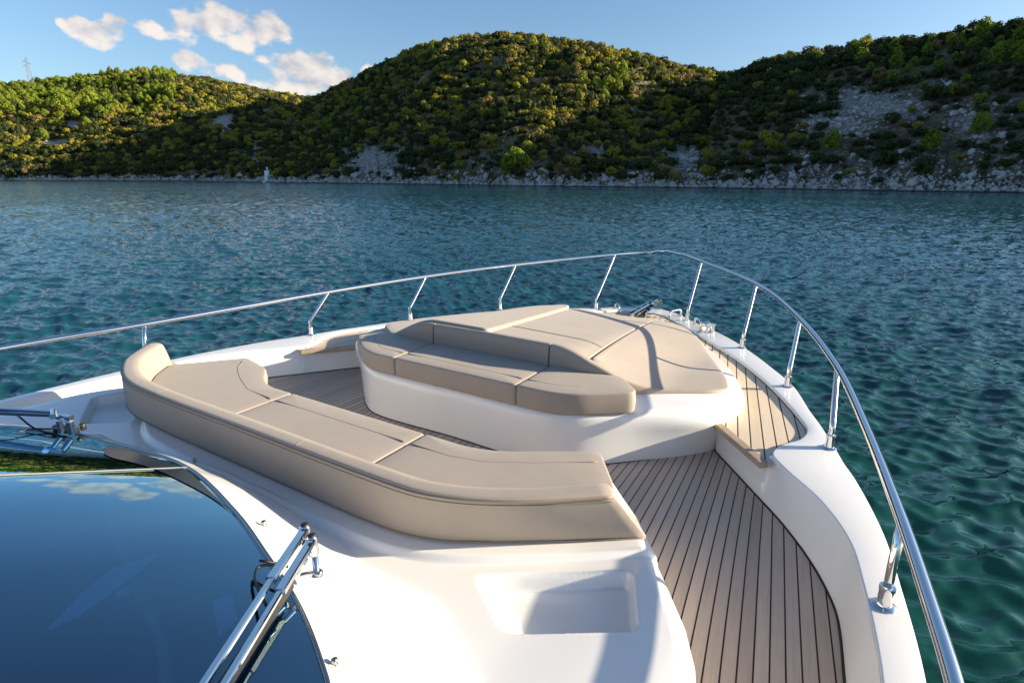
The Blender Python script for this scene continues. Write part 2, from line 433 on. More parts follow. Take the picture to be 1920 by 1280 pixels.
# (inner x,y), (outer x,y), z of the bulwark cap, stern to bow
GP = [((2.75, -3), (2.88, -3), 2.40), ((2.75, .5), (2.88, .5), 2.39), ((2.73, 1.9), (2.86, 1.97), 2.38), ((2.66, 2.44), (2.80, 2.5), 2.38),
      ((2.60, 2.74), (2.75, 2.85), 2.375), ((2.46, 3.05), (2.67, 3.2), 2.37), ((2.25, 3.34), (2.60, 3.45), 2.365),
      ((2.165, 3.50), (2.55, 3.6), 2.36), ((2.20, 3.68), (2.50, 3.78), 2.355), ((2.285, 3.83), (2.45, 3.95), 2.35), ((2.31, 4.03), (2.37, 4.2), 2.345),
      ((2.23, 4.27), (2.30, 4.4), 2.34), ((1.94, 4.91), (2.12, 4.98), 2.32), ((1.71, 5.31), (1.88, 5.44), 2.31),
      ((1.46, 5.70), (1.62, 5.90), 2.295), ((1.10, 6.2), (1.26, 6.45), 2.27), ((.60, 6.95), (.74, 7.14), 2.21),
      ((.28, 7.35), (.36, 7.62), 2.18), ((0, 7.5), (0, 7.85), 2.17)]
Gi = cr([(a[0], a[1], z) for a, b, z in GP], 8); Go = cr([(b[0], b[1], z) for a, b, z in GP], 8)
def zg(y): return np.interp(y, [-3, .5, 2.4, 3.05, 3.6, 4.2, 4.95, 5.4, 5.9, 6.45, 7.1, 7.85], [2.40, 2.39, 2.38, 2.37, 2.36, 2.345, 2.32, 2.31, 2.295, 2.27, 2.21, 2.17])
gi = np.vstack([Gi, Gi[::-1][1:] * (-1, 1, 1)]); go = np.vstack([Go, Go[::-1][1:] * (-1, 1, 1)])
nrm = go[:, :2] - gi[:, :2]; nrm /= np.linalg.norm(nrm, axis=1)[:, None]
def gsh(base, o, dz): r = base.copy(); r[:, :2] += nrm * o; r[:, 2] += dz; return r
V, F_ = strips([gsh(gi, 0, -.07), gsh(gi, 0, -.007), gsh(gi, .002, -.002), gsh(gi, .007, 0), gsh(gi, .011, .0005), gsh(go, -.018, .0005), gsh(go, -.014, 0), gsh(go, -.004, -.004), gsh(go, 0, -.014), gsh(go, .002, -.07)])
autosmooth(fixn(mesh('bulwark_cap', V, F_, M['gelcoat'], yacht)), 28)
hx = lambda o, s, dz: np.stack([go[:, 0] * s, go[:, 1] - (1 - s) * np.clip(go[:, 1], 0, 9) * .35, np.full(len(go), dz)], 1)
V, F_ = strips([gsh(go, .002, -.07), gsh(go, .03, -.10), gsh(go, .03, -.14), gsh(go, 0, -.17), hx(0, .97, 1.5), hx(0, .90, .8), hx(0, .80, .1), hx(0, .66, -.5)])
fixn(mesh('hull', V, F_, M['gelcoat'], yacht))

# bulwark inner wall
BW = [((1.76, 3.90, ZF), (1.75, 3.92, 2.31)), ((2.14, 3.40, ZF), (2.125, 3.44, 2.31)), ((2.17, 3.36, ZF), (2.162, 3.49, 2.352)), ((2.31, 3.17, ZF), (2.25, 3.34, 2.357)),
      ((2.47, 2.90, ZF), (2.46, 3.05, 2.362)), ((2.56, 2.70, ZF), (2.60, 2.74, 2.367)), ((2.61, 2.54, ZF), (2.66, 2.44, 2.372)),
      ((2.655, 2.17, ZF), (2.70, 2.17, 2.372)), ((2.68, 1.9, ZF), (2.728, 1.9, 2.372)), ((2.69, .5, ZF), (2.75, .5, 2.382)), ((2.69, -3, ZF), (2.75, -3, 2.392))]
bb = np.vstack([[BW[0][0]], cr([b for b, t in BW[1:]], 8)]); tt = np.vstack([[BW[0][1]], cr([t for b, t in BW[1:]], 8)])
def wallrows(bb, tt, bulge=.012):
    rows = []
    for k in np.linspace(0, 1, 7):
        r = bb * (1 - k) + tt * k; rows.append(r)
    return rows
for s in (1, -1):
    rows = [r * (s, 1, 1) for r in wallrows(bb, tt)]
    autosmooth(fixn(mesh('bulwark_wall', *strips(rows), M['gelcoat'], yacht)), 40)
FE = bb                                                # floor edge

# cockpit sole
ys = np.unique(np.r_[np.linspace(-3, 3.9, 90), FE[:, 1]])
fx = np.interp(ys, FE[::-1, 1], FE[::-1, 0])
V, F_, UV = [], [], []; NX = 61
for j, (y, xm) in enumerate(zip(ys, fx)):
    for x in np.linspace(-1, 1, NX) * (xm + .004):
        ax = abs(x); a = min(max(.05 + .115 * (ax - 1.5), 0), .135)
        V.append((x, y, ZF)); UV.append(((ax + a * (y - 2.4)) / .0605 + .18, y))
F_ = [(j * NX + i, j * NX + i + 1, (j + 1) * NX + i + 1, (j + 1) * NX + i) for j in range(len(ys) - 1) for i in range(NX - 1)]
mesh('cockpit_sole', V, F_, M['teak_floor'], yacht, uv=UV)

# foredeck teak
giS = Gi[(Gi[:, 1] > 3.4)]
ys = np.unique(np.r_[np.linspace(3.405, 7.45, 120), 3.87])
def gx(y):
    k = giS[:, 1].argsort(); return np.interp(y, giS[k, 1], giS[k, 0])
for s in (1, -1):
    V, UV = [], []; NX = 24
    for y in ys:
        x0 = 1.73 + (3.87 - y) * .86 if y < 3.87 else max(0.0, 1.73 - (y - 3.87) * 40); x0 = min(x0, gx(y) - .002)
        for x in np.linspace(x0, gx(y) + .006, NX):
            V.append((s * x, y, zg(y) - .028)); UV.append(((x + .2 * (y - 4)) / .079 + .35, y))
    F_ = [(j * NX + i, j * NX + i + 1, (j + 1) * NX + i + 1, (j + 1) * NX + i) for j in range(len(ys) - 1) for i in range(NX - 1)]
    o = mesh('side_deck', V, F_, M['teak_deck'], yacht, uv=UV); fixn(o)
    # teak nosing on the step down to the cockpit
    a = np.array((s * 1.715, 3.895, 2.318)); b = np.array((s * 2.135, 3.405, 2.318))
    v, f = boxbar(a, b, .065, .042, bev=.008); autosmooth(fixn(mesh('teak_step_edge', v, f, M['teak_edge'], yacht)), 30)

# sunpad base moulding ------------------------------------------------
def ztop_pad(x, y):
    ax = np.abs(x); f = .262 * sm(np.clip((ax - .6) / .82, 0, 1)) + .01 * ax
    t = np.clip((y - 3.6) / 2.5, -.2, 1)
    return 2.785 - .14 * (y - 3.6) - f * (1 - .7 * t)
def half(pts): return [tuple(p) for p in pts] + [(-p[0], *p[1:]) for p in pts[::-1] if p[0] > 1e-6]
RB = [(0, 3.07, ZF - .02), (.80, 3.07, ZF - .02), (1.0, 3.16, ZF - .02), (1.3, 3.43, ZF - .02), (1.75, 3.93, ZF - .02), (1.79, 4.15, 2.26), (1.66, 4.66, 2.25), (1.49, 5.06, 2.24), (1.18, 5.62, 2.22), (.93, 6.0, 2.20), (.5, 6.2, 2.19), (0, 6.25, 2.19)]
RM0 = [(0, 3.085, 2.2), (.80, 3.085, 2.2), (1.0, 3.165, 2.2), (1.305, 3.41, 2.2), (1.745, 3.88, 2.2), (1.80, 4.14, 2.30), (1.67, 4.66, 2.29), (1.50, 5.07, 2.28), (1.19, 5.63, 2.26), (.94, 6.01, 2.24), (.5, 6.21, 2.22), (0, 6.26, 2.22)]
RM = [(0, 3.095, 2.36), (.80, 3.095, 2.36), (1.0, 3.17, 2.36), (1.31, 3.40, 2.36), (1.76, 3.78, 2.355), (1.88, 4.13, 2.35), (1.73, 4.70, 2.335), (1.545, 5.12, 2.32), (1.235, 5.68, 2.30), (.97, 6.06, 2.28), (.5, 6.25, 2.27), (0, 6.3, 2.27)]
RT_ = [(0, 3.115, 2.455), (.80, 3.115, 2.455), (1.0, 3.19, 2.455), (1.31, 3.43, 2.45), (1.71, 3.80, 2.435), (1.83, 4.12, 2.425), (1.69, 4.67, 2.41), (1.50, 5.09, 2.39), (1.19, 5.64, 2.36), (.93, 6.0, 2.34), (.47, 6.17, 2.335), (0, 6.21, 2.335)]
RC = [(0, 3.13, 2.465), (.78, 3.13, 2.465), (.98, 3.21, 2.465), (1.25, 3.45, 2.46), (1.63, 3.84, 2.455), (1.74, 4.12, 2.445), (1.60, 4.62, 2.43), (1.42, 5.02, 2.41), (1.12, 5.56, 2.38), (.88, 5.90, 2.36), (.45, 6.05, 2.35), (0, 6.08, 2.35)]
rings = []
lv = [cr(half(r), 8, True) for r in (RB, RM0, RM, RT_, RC)]
for a, b, k in ((0, 1, (0,)), (1, 2, (0, .4, .8)), (2, 3, (0, .25, .5, .75)), (3, 4, (0, .2, .45, .75, 1))):
    for t in k:
        q = lv[a] * (1 - t) + lv[b] * t
        if (a, b) == (2, 3):                                # round the lip
            c = lv[2].copy(); h = t; q[:, 2] = lv[2][:, 2] + (lv[3][:, 2] - lv[2][:, 2]) * math.sin(h * math.pi / 2); q[:, :2] = lv[2][:, :2] + (lv[3][:, :2] - lv[2][:, :2]) * (1 - math.cos(h * math.pi / 2))
        rings.append(q)
V, F_ = strips(rings, True)
cen = np.array((0, 4.6, 2.5)); n = len(rings[0]); last = len(V) - n; V = np.vstack([V, cen]); F_ += [(last + i, last + (i + 1) % n, len(V) - 1) for i in range(n)]
fixn(mesh('sunpad_base', V, F_, M['gelcoat'], yacht))

# cabin top (coachroof) -------------------------------------------------
WS = [(-2.05, -1.6), (-2.02, -.9), (-1.92, -.2), (-1.72, .28), (-1.40, .62), (-1.06, .825), (-.70, .96), (-.41, 1.03), (.12, 1.09), (.63, 1.0), (.94, .91), (1.22, .82), (1.42, .73), (1.54, .66), (1.72, .46), (1.90, .1), (2.02, -.5), (2.05, -1.6)]
WSs = cr(WS, 8)
def zws(x, y): return 2.80 - .03 * np.clip(np.abs(x) - .8, 0, 2) ** 1.5 + .17 * np.clip(.62 - y, 0, 9)
cabf = [(0, 2.06), (.95, 2.06), (1.1, 2.18), (1.46, 2.48), (1.53, 2.49), (1.775, 2.22), (1.965, 1.95), (2.13, 1.71), (2.20, 1.57), (2.245, 1.42), (2.28, 1.2), (2.31, .8), (2.33, .2), (2.34, -1.6)]
xs_c = np.unique(np.r_[np.linspace(0, 1.1, 60), np.linspace(1.1, 2.1, 130), np.linspace(2.1, 2.3, 40), np.linspace(2.3, 2.34, 14)])
cf = np.array(cabf); Yf = np.interp(xs_c, cf[:, 0], cf[:, 1])
def rnd_(p, r, n=6):
    p = np.array(p, float); o = []
    for i in range(len(p)):
        a, b, c = p[i - 1], p[i], p[(i + 1) % len(p)]; u = (a - b) / np.linalg.norm(a - b); v = (c - b) / np.linalg.norm(c - b); s_, e_ = b + u * r, b + v * r
        o += [tuple((1 - t) ** 2 * s_ + 2 * t * (1 - t) * b + t * t * e_) for t in np.linspace(0, 1, n)]
    return o
REC = rnd_([(1.34, 1.50), (1.875, 1.85), (2.00, 1.56), (1.60, 1.32)], .05)
NY = 330
X = []; Y = []
for x, yf in zip(xs_c, Yf):
    ym = min(1.15, yf - .25) if yf > 0 else -1.6 + (yf + 1.6) * .3
    y1 = min(.25, ym - .3); y = np.r_[np.linspace(-1.6, y1, 50, endpoint=False), np.linspace(y1, ym, 110, endpoint=False), np.linspace(ym, yf, NY - 160)]
    X.append(np.full(NY, x)); Y.append(y)
X = np.array(X); Y = np.array(Y)
SBL = cr([(-.2, 1.51), (0, 1.51), (.8, 1.515), (1.0, 1.54), (1.15, 1.59), (1.32, 1.68), (1.57, 1.85), (1.86, 2.05), (2.1, 2.22), (2.4, 2.43)], 12)
def roof_z(X, Y):
    dw = pl_dist(X, Y, WSs[::2]); yw = np.interp(X, WSs[:, 0], WSs[:, 1]); out = Y > yw - 1e-6
    dw = np.where(out, dw, -dw)
    wid = np.interp(np.abs(X), [0, .9, 1.3, 2.4], [.34, .38, .50, .34])
    zb = 2.515 + .015 * sstep(X, 1.6, 2.0) - .01 * sstep(X, 2.1, 2.3)
    rim = zws(X, Y) - zb - .012
    t = 1 - dw / wid; e2 = .0004
    z = zb + rim * (np.sqrt(t * t + e2) + t) / 2
    z = np.minimum(z, zb + rim)
    z = z - .45 * sstep(-dw, .006, .05)                      # drops away under the glass
    # moulded step (footwell) beside the sofa: long ramp on its inner side, short walls elsewhere
    ins = inside(X, Y, REC); d = pl_dist(X, Y, REC, True); sd = np.where(ins, d, -d)
    ramp = ((X - 1.36) * .62 + (Y - 1.505) * .78) * 0 + np.clip(((X - 1.36) * .625 + (Y - 1.505) * .78), 0, 1)
    z = z - .072 * sstep(sd, -.006, .016) * sstep(ramp, -.01, .11)
    sc_ = Y - np.interp(X, SBL[:, 0], SBL[:, 1])
    z = z - .028 * (1 - sstep(sc_, -.125, -.085)) * sstep(dw, .18, .34)
    de = pl_dist(X, Y, cabf)
    Rr = .075; q = np.clip(Rr - de, 0, Rr); z = z - (Rr - np.sqrt(np.maximum(Rr * Rr - q * q, 0)))
    return z
Z = roof_z(X, Y)
nx = len(xs_c)
full = [np.stack([-X[i], Y[i], Z[i]], 1) for i in range(nx - 1, 0, -1)] + [np.stack([X[i], Y[i], Z[i]], 1) for i in range(nx)]
V, F_ = strips(full)
edge = np.array([r[-1] for r in full])
ctr = np.array((0, 0.6))
def inset(e, d):
    q = e.copy(); t = np.gradient(e[:, :2], axis=0); t /= np.linalg.norm(t, axis=1)[:, None] + 1e-9
    q[:, 0] += t[:, 1] * d; q[:, 1] += -t[:, 0] * d; return q
w1 = edge.copy(); w1[:, 2] -= .06; w2 = inset(edge, .02); w2[:, 2] = 2.3; w3 = inset(edge, .055); w3[:, 2] = ZF - .01
v2, f2 = strips([edge, w1, w2, w3])
o = fixn(mesh('cabin_top', *join([(V, F_), (v2, f2)]), M['gelcoat'], yacht))

# windscreen ------------------------------------------------------------
ws = resample(WSs, .03); zz = zws(ws[:, 0], ws[:, 1]); e3 = np.c_[ws, zz]
def gtr(tr): return .43 * tr - .02 * tr ** 2
rows = []
for t in np.linspace(0, 1, 60) ** 1.3:                  # sheet swept aft from its leading edge
    q = ws.copy(); q[:, 1] = ws[:, 1] + (-1.6 - ws[:, 1]) * t
    q[:, 0] = ws[:, 0] * (1 - .12 * t)
    rows.append(np.c_[q, zz + gtr(ws[:, 1] - q[:, 1]) + .004])
V, F_ = strips(rows); wsobj = fixn(mesh('windscreen', V, F_, M['glass'], yacht))
for p_ in wsobj.data.polygons: pass
V, F_ = tube(e3 + (0, 0, .004), .0075, 10); mesh('windscreen_trim', V, F_, M['dark_steel'], wsobj)
V, F_ = tube(inset(e3, .016) + (0, 0, .002), .009, 8); mesh('windscreen_seal', V, F_, M['rubber'], wsobj)
# black painted border under the glass edge
def ws_sheet(a_fn, b_fn, off):
    ra, rb = [], []
    for (x, y), z in zip(ws, zz):
        for lst, fn in ((ra, a_fn), (rb, b_fn)):
            t = fn(x, y); tr = t; lst.append((x * (1 - .06 * t), y - tr, z + gtr(tr) + .004 + off))
    return strips([ra, rb])
bw = lambda x, y: float(np.interp(x, [-2, -1.5, -.9, -.55, -.3, .05, .35, .7, 2.1], [.02, .03, .07, .19, .17, .10, .05, .03, .03]))
# centre joint between the panes
def on_glass(x, y):
    yw = float(np.interp(x, WSs[:, 0], WSs[:, 1])); tr = max(0.0, yw - y)
    return np.array((x, y, float(zws(x, yw)) + gtr(tr) + .004))
def glass_px(px, py):
    z = 2.8
    for _ in range(40): q = P(px, py, z); z = .6 * z + .4 * on_glass(q[0], q[1])[2]
    return P(px, py, z)
BO = [(196, 845), (205, 838), (250, 848), (300, 862), (345, 879), (400, 928), (452, 978)]
BI = [(196, 852), (215, 860), (250, 868), (292, 881), (345, 905), (396, 933), (444, 968)]
bo = cr([glass_px(*q) for q in BO], 5); bi = cr([glass_px(*q) for q in BI], 5)
V, F_ = strips([bo + (0, 0, .0035), (bo + bi) / 2 + (0, 0, .0035), bi + (0, 0, .0035)]); fixn(mesh('windscreen_border', V, F_, M['black'], wsobj))
pts = [glass_px(px, 892 - .043 * px) + (0, 0, .003) for px in np.linspace(352, -620, 34)]
V, F_ = tube(pts, .003, 6); mesh('pane_joint', V, F_, M['galv'], wsobj)
# what shows through the glass: dark dashboard with pale covers
dash = []
for t in np.linspace(0, 1, 12):
    q = ws.copy(); q[:, 1] = ws[:, 1] + (-1.6 - ws[:, 1]) * t; q[:, 0] = ws[:, 0] * (1 - .12 * t) * .985
    tr = ws[:, 1] - q[:, 1]; dash.append(np.c_[q, zz - .03 - .16 * sstep(tr, 0, .35) + .10 * tr])
V, F_ = strips(dash); fixn(mesh('dashboard', V, F_, M['interior'], yacht))
def flat_poly(px_list, z, th=.006):
    t = [P(px, py, z) for px, py in px_list]; n = len(t)
    V = [tuple(q) for q in t] + [tuple(q - (0, 0, th)) for q in t]
    return V, [tuple(range(n)), tuple(range(2 * n - 1, n - 1, -1))] + [(i, (i + 1) % n, n + (i + 1) % n, n + i) for i in range(n)]
for shp in ([(84, 1182), (160, 1105), (210, 1065), (298, 1036), (262, 1070), (205, 1112), (150, 1152)], [(216, 1112), (243, 1096), (246, 1106), (222, 1118)], [(398, 1125), (436, 1112), (446, 1160), (410, 1195)]):
    V, F_ = flat_poly(shp, 2.84); fixn(mesh('dashboard_cover', V, F_, M['interior_pale'], yacht, smooth=False))

# caulk lines
V, F_ = join([tube(np.c_[lv[0][:, :2], np.full(len(lv[0]), ZF + .001)][np.r_[-34:34]], .006, 6), tube(FE * (1, 1, 1) + (-.004, 0, .002), .006, 6), tube(FE * (-1, 1, 1) + (.004, 0, .002), .006, 6),
              tube(Gi[Gi[:, 1] > 3.52] + (-.004, 0, -.027), .005, 6), tube(Gi[Gi[:, 1] > 3.52] * (-1, 1, 1) + (.004, 0, -.027), .005, 6)])
mesh('caulking', V, F_, M['caulk'], yacht)

# guard rail ---------------------------------------------------------------
apex = Px(1250, 470, 0.0)
S_top = [(2.88, -3, 2.75), (2.88, .3, 2.75), (2.855, 1.1, 2.75), tuple(P(1790, 1280, 2.75)), tuple(P(1740, 1120, 2.75)), (2.735, 2.32, 2.762), (2.60, 3.2, 2.77), tuple(P(1570, 688, 2.80)), tuple(P(1500, 598, 2.86)), tuple(P(1418, 532, 2.90)), tuple(P(1315, 490, 2.925)), (.27, 8.05, 2.93), (.06, apex[1] - .06, apex[2])]
P_top = [(-2.93, -3, 2.76), (-2.93, .3, 2.76), (-2.89, 1.5, 2.76), (-2.75, 2.31, 2.76), (-2.44, 4.06, 2.78), (-2.075, 5.25, 2.81), (-1.50, 6.42, 2.85), (-.61, 7.72, 2.90), (-.26, 8.16, 2.91), (-.05, apex[1] - .05, apex[2])]
pathr = np.vstack([cr(S_top, 8), [tuple(apex)], cr(P_top, 8)[::-1]])
V, F_ = tube(pathr, .0225, 16); rail = mesh('guard_rail', V, F_, M['steel'], yacht)
ST = [((.64, 7.18, 2.195), tuple(P(1315, 490, 2.925))), ((1.53, 5.98, 2.29), tuple(P(1418, 532, 2.90))), ((2.08, 4.92, 2.32), tuple(P(1500, 598, 2.86))), ((2.455, 3.78, 2.355), tuple(P(1570, 688, 2.80))), ((2.735, 2.322, 2.38), (2.735, 2.32, 2.765)), ((2.80, .55, 2.39), (2.873, .55, 2.75)),
      ((-.64, 7.18, 2.19), (-.61, 7.72, 2.90)), ((-1.53, 6.08, 2.29), (-1.50, 6.42, 2.85)), ((-2.08, 4.94, 2.32), (-2.075, 5.25, 2.81)), ((-2.46, 3.79, 2.355), (-2.44, 4.06, 2.78)), ((-2.75, 2.25, 2.38), (-2.75, 2.31, 2.76)), ((-2.82, .55, 2.39), (-2.93, .55, 2.76))]
for b, t in ST:
    b = np.array(b); t = np.array(t)
    if abs(t[1] - b[1]) > .12:
        k = b + (0, 0, .15); pth = cr([b + (0, 0, .02), b + (0, 0, .09), k, k * .86 + t * .14, t * .6 + k * .4, t], 5)
    else: pth = np.array([b + (0, 0, .02), (b + t) / 2, t])
    V, F_ = tube(pth, .0175, 14); st = mesh('stanchion', V, F_, M['steel'], yacht)
    V, F_ = lathe([(.045, -.004), (.045, .004), (.040, .009), (.027, .012), (.027, .075), (.029, .080), (.0285, .092), (.019, .094)], b, 20)
    mesh('stanchion_socket', V, F_, M['steel'], st); autosmooth(bpy.data.objects[-1] if False else st.children[0], 40)

# deck fittings --------------------------------------------------------------
def hoop_cleat(c, ang, L=.17, h=.075):
    c = np.array(c, float); u = np.array((math.cos(ang), math.sin(ang), 0))
    pts = [c - u * L / 2, c - u * L / 2 + (0, 0, h * .55), c - u * L * .40 + (0, 0, h * .9), c - u * L * .15 + (0, 0, h), c + u * L * .15 + (0, 0, h), c + u * L * .40 + (0, 0, h * .9), c + u * L / 2 + (0, 0, h * .55), c + u * L / 2]
    a = tube(cr(pts, 4), .014, 10)
    f1 = lathe([(.026, 0), (.026, .006), (.018, .010)], c - u * L / 2, 14); f2 = lathe([(.026, 0), (.026, .006), (.018, .010)], c + u * L / 2, 14)
    return mesh('mooring_cleat', *join([a, f1, f2]), M['steel'], yacht)
hoop_cleat(P(1157, 581, 2.19), R(125) + YAW * 0, .22, .085)
hoop_cleat(P(1266, 593, 2.19), R(60), .20, .085)
hoop_cleat(P(1308, 612, 2.27), R(125), .20, .09)
hoop_cleat(P(1048, 584, 2.28), R(40), .24, .09)
hoop_cleat(P(1028, 583, 2.28), R(40), .22, .06)
# windlass beside the pad
c = P(1322, 622, 2.25)
V, F_ = join([lathe([(.07, 0), (.07, .02), (.05, .03), (.045, .07), (.06, .085), (.055, .11), (.02, .125)], c, 20), tube([c + (-.02, .02, .06), c + (.07, -.03, .07)], .018, 10), lathe([(.02, 0), (.02, .09), (.03, .10), (.03, .11)], c + (.09, -.02, 0), 12)])
autosmooth(mesh('windlass', V, F_, M['steel'], yacht), 40)
# bow roller with stowed anchor, slatted channel
a0 = P(1212, 590, 2.20); b0_ = P(1244, 573, 2.24)
ctrl = np.array((.0, 7.12, 2.19)); tip = np.array((.02, 7.82, 2.20))
parts = [boxbar(ctrl + (-.11, 0, .02), tip + (-.085, 0, .03), .018, .07), boxbar(ctrl + (.11, 0, .02), tip + (.085, 0, .03), .018, .07), boxbar(ctrl + (0, .25, 0), tip + (0, -.02, -.01), .17, .012)]
parts += [tube([tip + (-.095, -.02, .02), tip + (.095, -.02, .02)], .03, 12)]
autosmooth(mesh('bow_roller', *join(parts), M['steel'], yacht), 40)
parts = [boxbar(ctrl + (0, -.25, .05), tip + (0, .05, .06), .035, .05)]
fl = tip + (0, .05, .03)
for s in (-1, 1):
    Vp = [fl + (0, -.30, .07), fl + (s * .15, -.10, .10), fl + (s * .04, .06, -.02), fl + (0, .08, -.05), fl + (0, -.27, .058), fl + (s * .145, -.09, .09)]
    parts.append((np.array(Vp), [(0, 1, 2, 3), (4, 3, 2, 5), (0, 4, 5, 1)]))
autosmooth(mesh('anchor', *join(parts), M['steel'], yacht), 30)
parts = []
for k in range(8):                                      # chain lying aft along the deck
    c = np.array((.0, 7.15 - k * .055, 2.19)); parts.append(tube(cr([c + (0, .03, .012), c + ((.012, 0, .012) if k % 2 else (0, 0, .024)), c + (0, -.03, .012), c + ((-.012, 0, .012) if k % 2 else (0, 0, .002))], 4, True), .005, 6))
mesh('anchor_chain', *join(parts), M['dark_steel'], yacht)

# windscreen wipers ------------------------------------------------------------
def zabove(p, h): return p
def wiper_arm(a_px, k_px, e_px, za, ze, wd):
    a = P(*a_px, za); e = P(*e_px, ze); k = P(*k_px, za + (ze - za) * .34)
    thick = boxbar(a, k, wd, .020, bev=.003); thin = boxbar(k + (k - e) / np.linalg.norm(k - e) * .0, e, wd * .66, .014, bev=.003)
    cap = lathe([(.017, -.05), (.017, .010), (.013, .016)], a, 16)
    return join([thick, thin, cap])
wp = bpy.data.objects.new('wiper', None); COL.objects.link(wp); wp.parent = yacht
autosmooth(mesh('wiper_arm', *wiper_arm((572, 992), (508, 1087), (310, 1392), 2.92, 3.05, .027), M['steel'], wp), 30)
autosmooth(mesh('wiper_arm', *wiper_arm((585, 1012), (525, 1110), (350, 1400), 2.91, 3.04, .027), M['steel'], wp), 30)
for cpt in ((572, 992), (585, 1012)):
    V, F_ = lathe([(.012, 0), (.013, .004), (.010, .007)], P(*cpt, 2.92) + (0, 0, .014), 14); mesh('pivot_cap', V, F_, M['rubber'], wp)
pv = P(590, 1040, 2.86)
V, F_ = join([lathe([(.018, -.06), (.018, -.05), (.010, -.045), (.010, .02)], pv + (0, .0, -.02), 16), tube([P(574, 1046, 2.86), P(556, 1078, 2.84)], .008, 10)]); mesh('wiper_spindle', V, F_, M['steel'], wp)
blade_a = P(548, 1085, 2.87); blade_b = P(400, 1310, 3.0)
autosmooth(mesh('wiper_blade', *join([boxbar(blade_a, blade_b, .012, .028), boxbar(blade_a - (0, 0, .02), blade_b - (0, 0, .02), .005, .02)]), M['rubber'], wp), 30)
def spx(L): return cr([P(*q) for q in L], 6)
V, F_ = join([tube(spx([(540, 1062, 2.84), (505, 1058, 2.85), (485, 1062, 2.85), (478, 1080, 2.85), (487, 1110, 2.86), (500, 1135, 2.87)]), .0045, 6), tube(spx([(520, 1055, 2.84), (498, 1052, 2.86), (487, 1050, 2.86)]), .004, 6)])
mesh('washer_hose', V, F_, M['rubber'], wp)
V, F_ = join([tube([P(556, 1078, 2.80), P(585, 1073, 2.80), P(598, 1072, 2.795)], .006, 8), lathe([(.014, -.01), (.014, .004), (.009, .010)], P(597, 1073, 2.795), 12)]); mesh('washer_nozzle', V, F_, M['dark_steel'], wp)

wp2 = bpy.data.objects.new('wiper', None); COL.objects.link(wp2); wp2.parent = yacht
za = 2.94
autosmooth(mesh('wiper_arm', *join([boxbar(P(98, 772, za), P(-160, 758, 3.02), .022, .014, bev=.003), boxbar(P(97, 778, za - .015), P(-160, 768, 3.0), .012, .018, bev=.003)]), M['steel'], wp2), 30)
hd = P(118, 780, za - .03)
u = RT / np.linalg.norm(RT)
autosmooth(mesh('wiper_head', *join([boxbar(P(103, 780, za - .02), P(134, 783, za - .02), .024, .024, bev=.005), lathe([(.012, -.06), (.012, .0)], P(110, 788, za - .03), 12), lathe([(.016, -.06), (.016, .0)], P(130, 790, za - .03), 12), tube([P(99, 770, za), P(99, 781, za)], .013, 12)]), M['steel'], wp2), 30)
V, F_ = join([lathe([(.022, -.03), (.022, 0)], P(108, 797, 2.86), 14), lathe([(.022, -.03), (.022, 0)], P(127, 798, 2.86), 14)]); mesh('spindle_boot', V, F_, M['rubber'], wp2)
V, F_ = join([tube(spx([(-20, 764, 2.95), (22, 772, 2.93), (60, 800, 2.87), (85, 810, 2.85), (108, 813, 2.84)]), .0045, 6),
              tube(spx([(152, 798, 2.83), (130, 798, 2.85), (100, 803, 2.86), (62, 804, 2.86), (30, 810, 2.87), (-20, 818, 2.88)]), .004, 6),
              lathe([(.014, -.02), (.014, .012), (.006, .015)], P(155, 798, 2.82), 10)])
mesh('washer_hose', V, F_, M['rubber'], wp2)
# snap studs on the moulding
for px, py in ((365, 866), (495, 986), (628, 1247), (146, 808)):
    best = min((abs(float(roof_z(np.array([abs(P(px, py, z)[0])]), np.array([P(px, py, z)[1]]))[0]) - z), z) for z in np.arange(2.5, 2.9, .01)); q = P(px, py, best[1])
    V, F_ = lathe([(.009, -.01), (.009, .006), (.006, .009), (.006, .013), (.010, .016), (.009, .022), (.003, .025)], q, 12); mesh('snap_stud', V, F_, M['dark_steel'], yacht)

# ================================================================== CUSHIONS
def chaikin(p, it=2, k=.25):
    p = np.asarray(p, float)
    for _ in range(it):
        n = len(p); q = []
        for i in range(n): a, b = p[i], p[(i + 1) % n]; q += [a * (1 - k) + b * k, a * k + b * (1 - k)]
        p = np.array(q)
    return p
def round_poly(p, r, seg=5):
    p = np.asarray(p, float); n = len(p); out = []
    rr = r if hasattr(r, '__len__') else [r] * n
    for i in range(n):
        a, b, c = p[i - 1], p[i], p[(i + 1) % n]; u = a - b; v = c - b; lu, lv_ = np.linalg.norm(u), np.linalg.norm(v)
        d = min(rr[i], lu * .45, lv_ * .45); s = b + u / lu * d; e = b + v / lv_ * d
        for t in np.linspace(0, 1, seg): out.append((1 - t) ** 2 * s + 2 * t * (1 - t) * b + t * t * e)
    return np.array(out)
def area(p): return .5 * np.sum(p[:, 0] * np.roll(p[:, 1], -1) - np.roll(p[:, 0], -1) * p[:, 1])
def offs(p, d):
    t = np.roll(p, -1, 0) - np.roll(p, 1, 0); t /= np.linalg.norm(t, axis=1)[:, None] + 1e-9
    return p + np.c_[-t[:, 1], t[:, 0]] * d
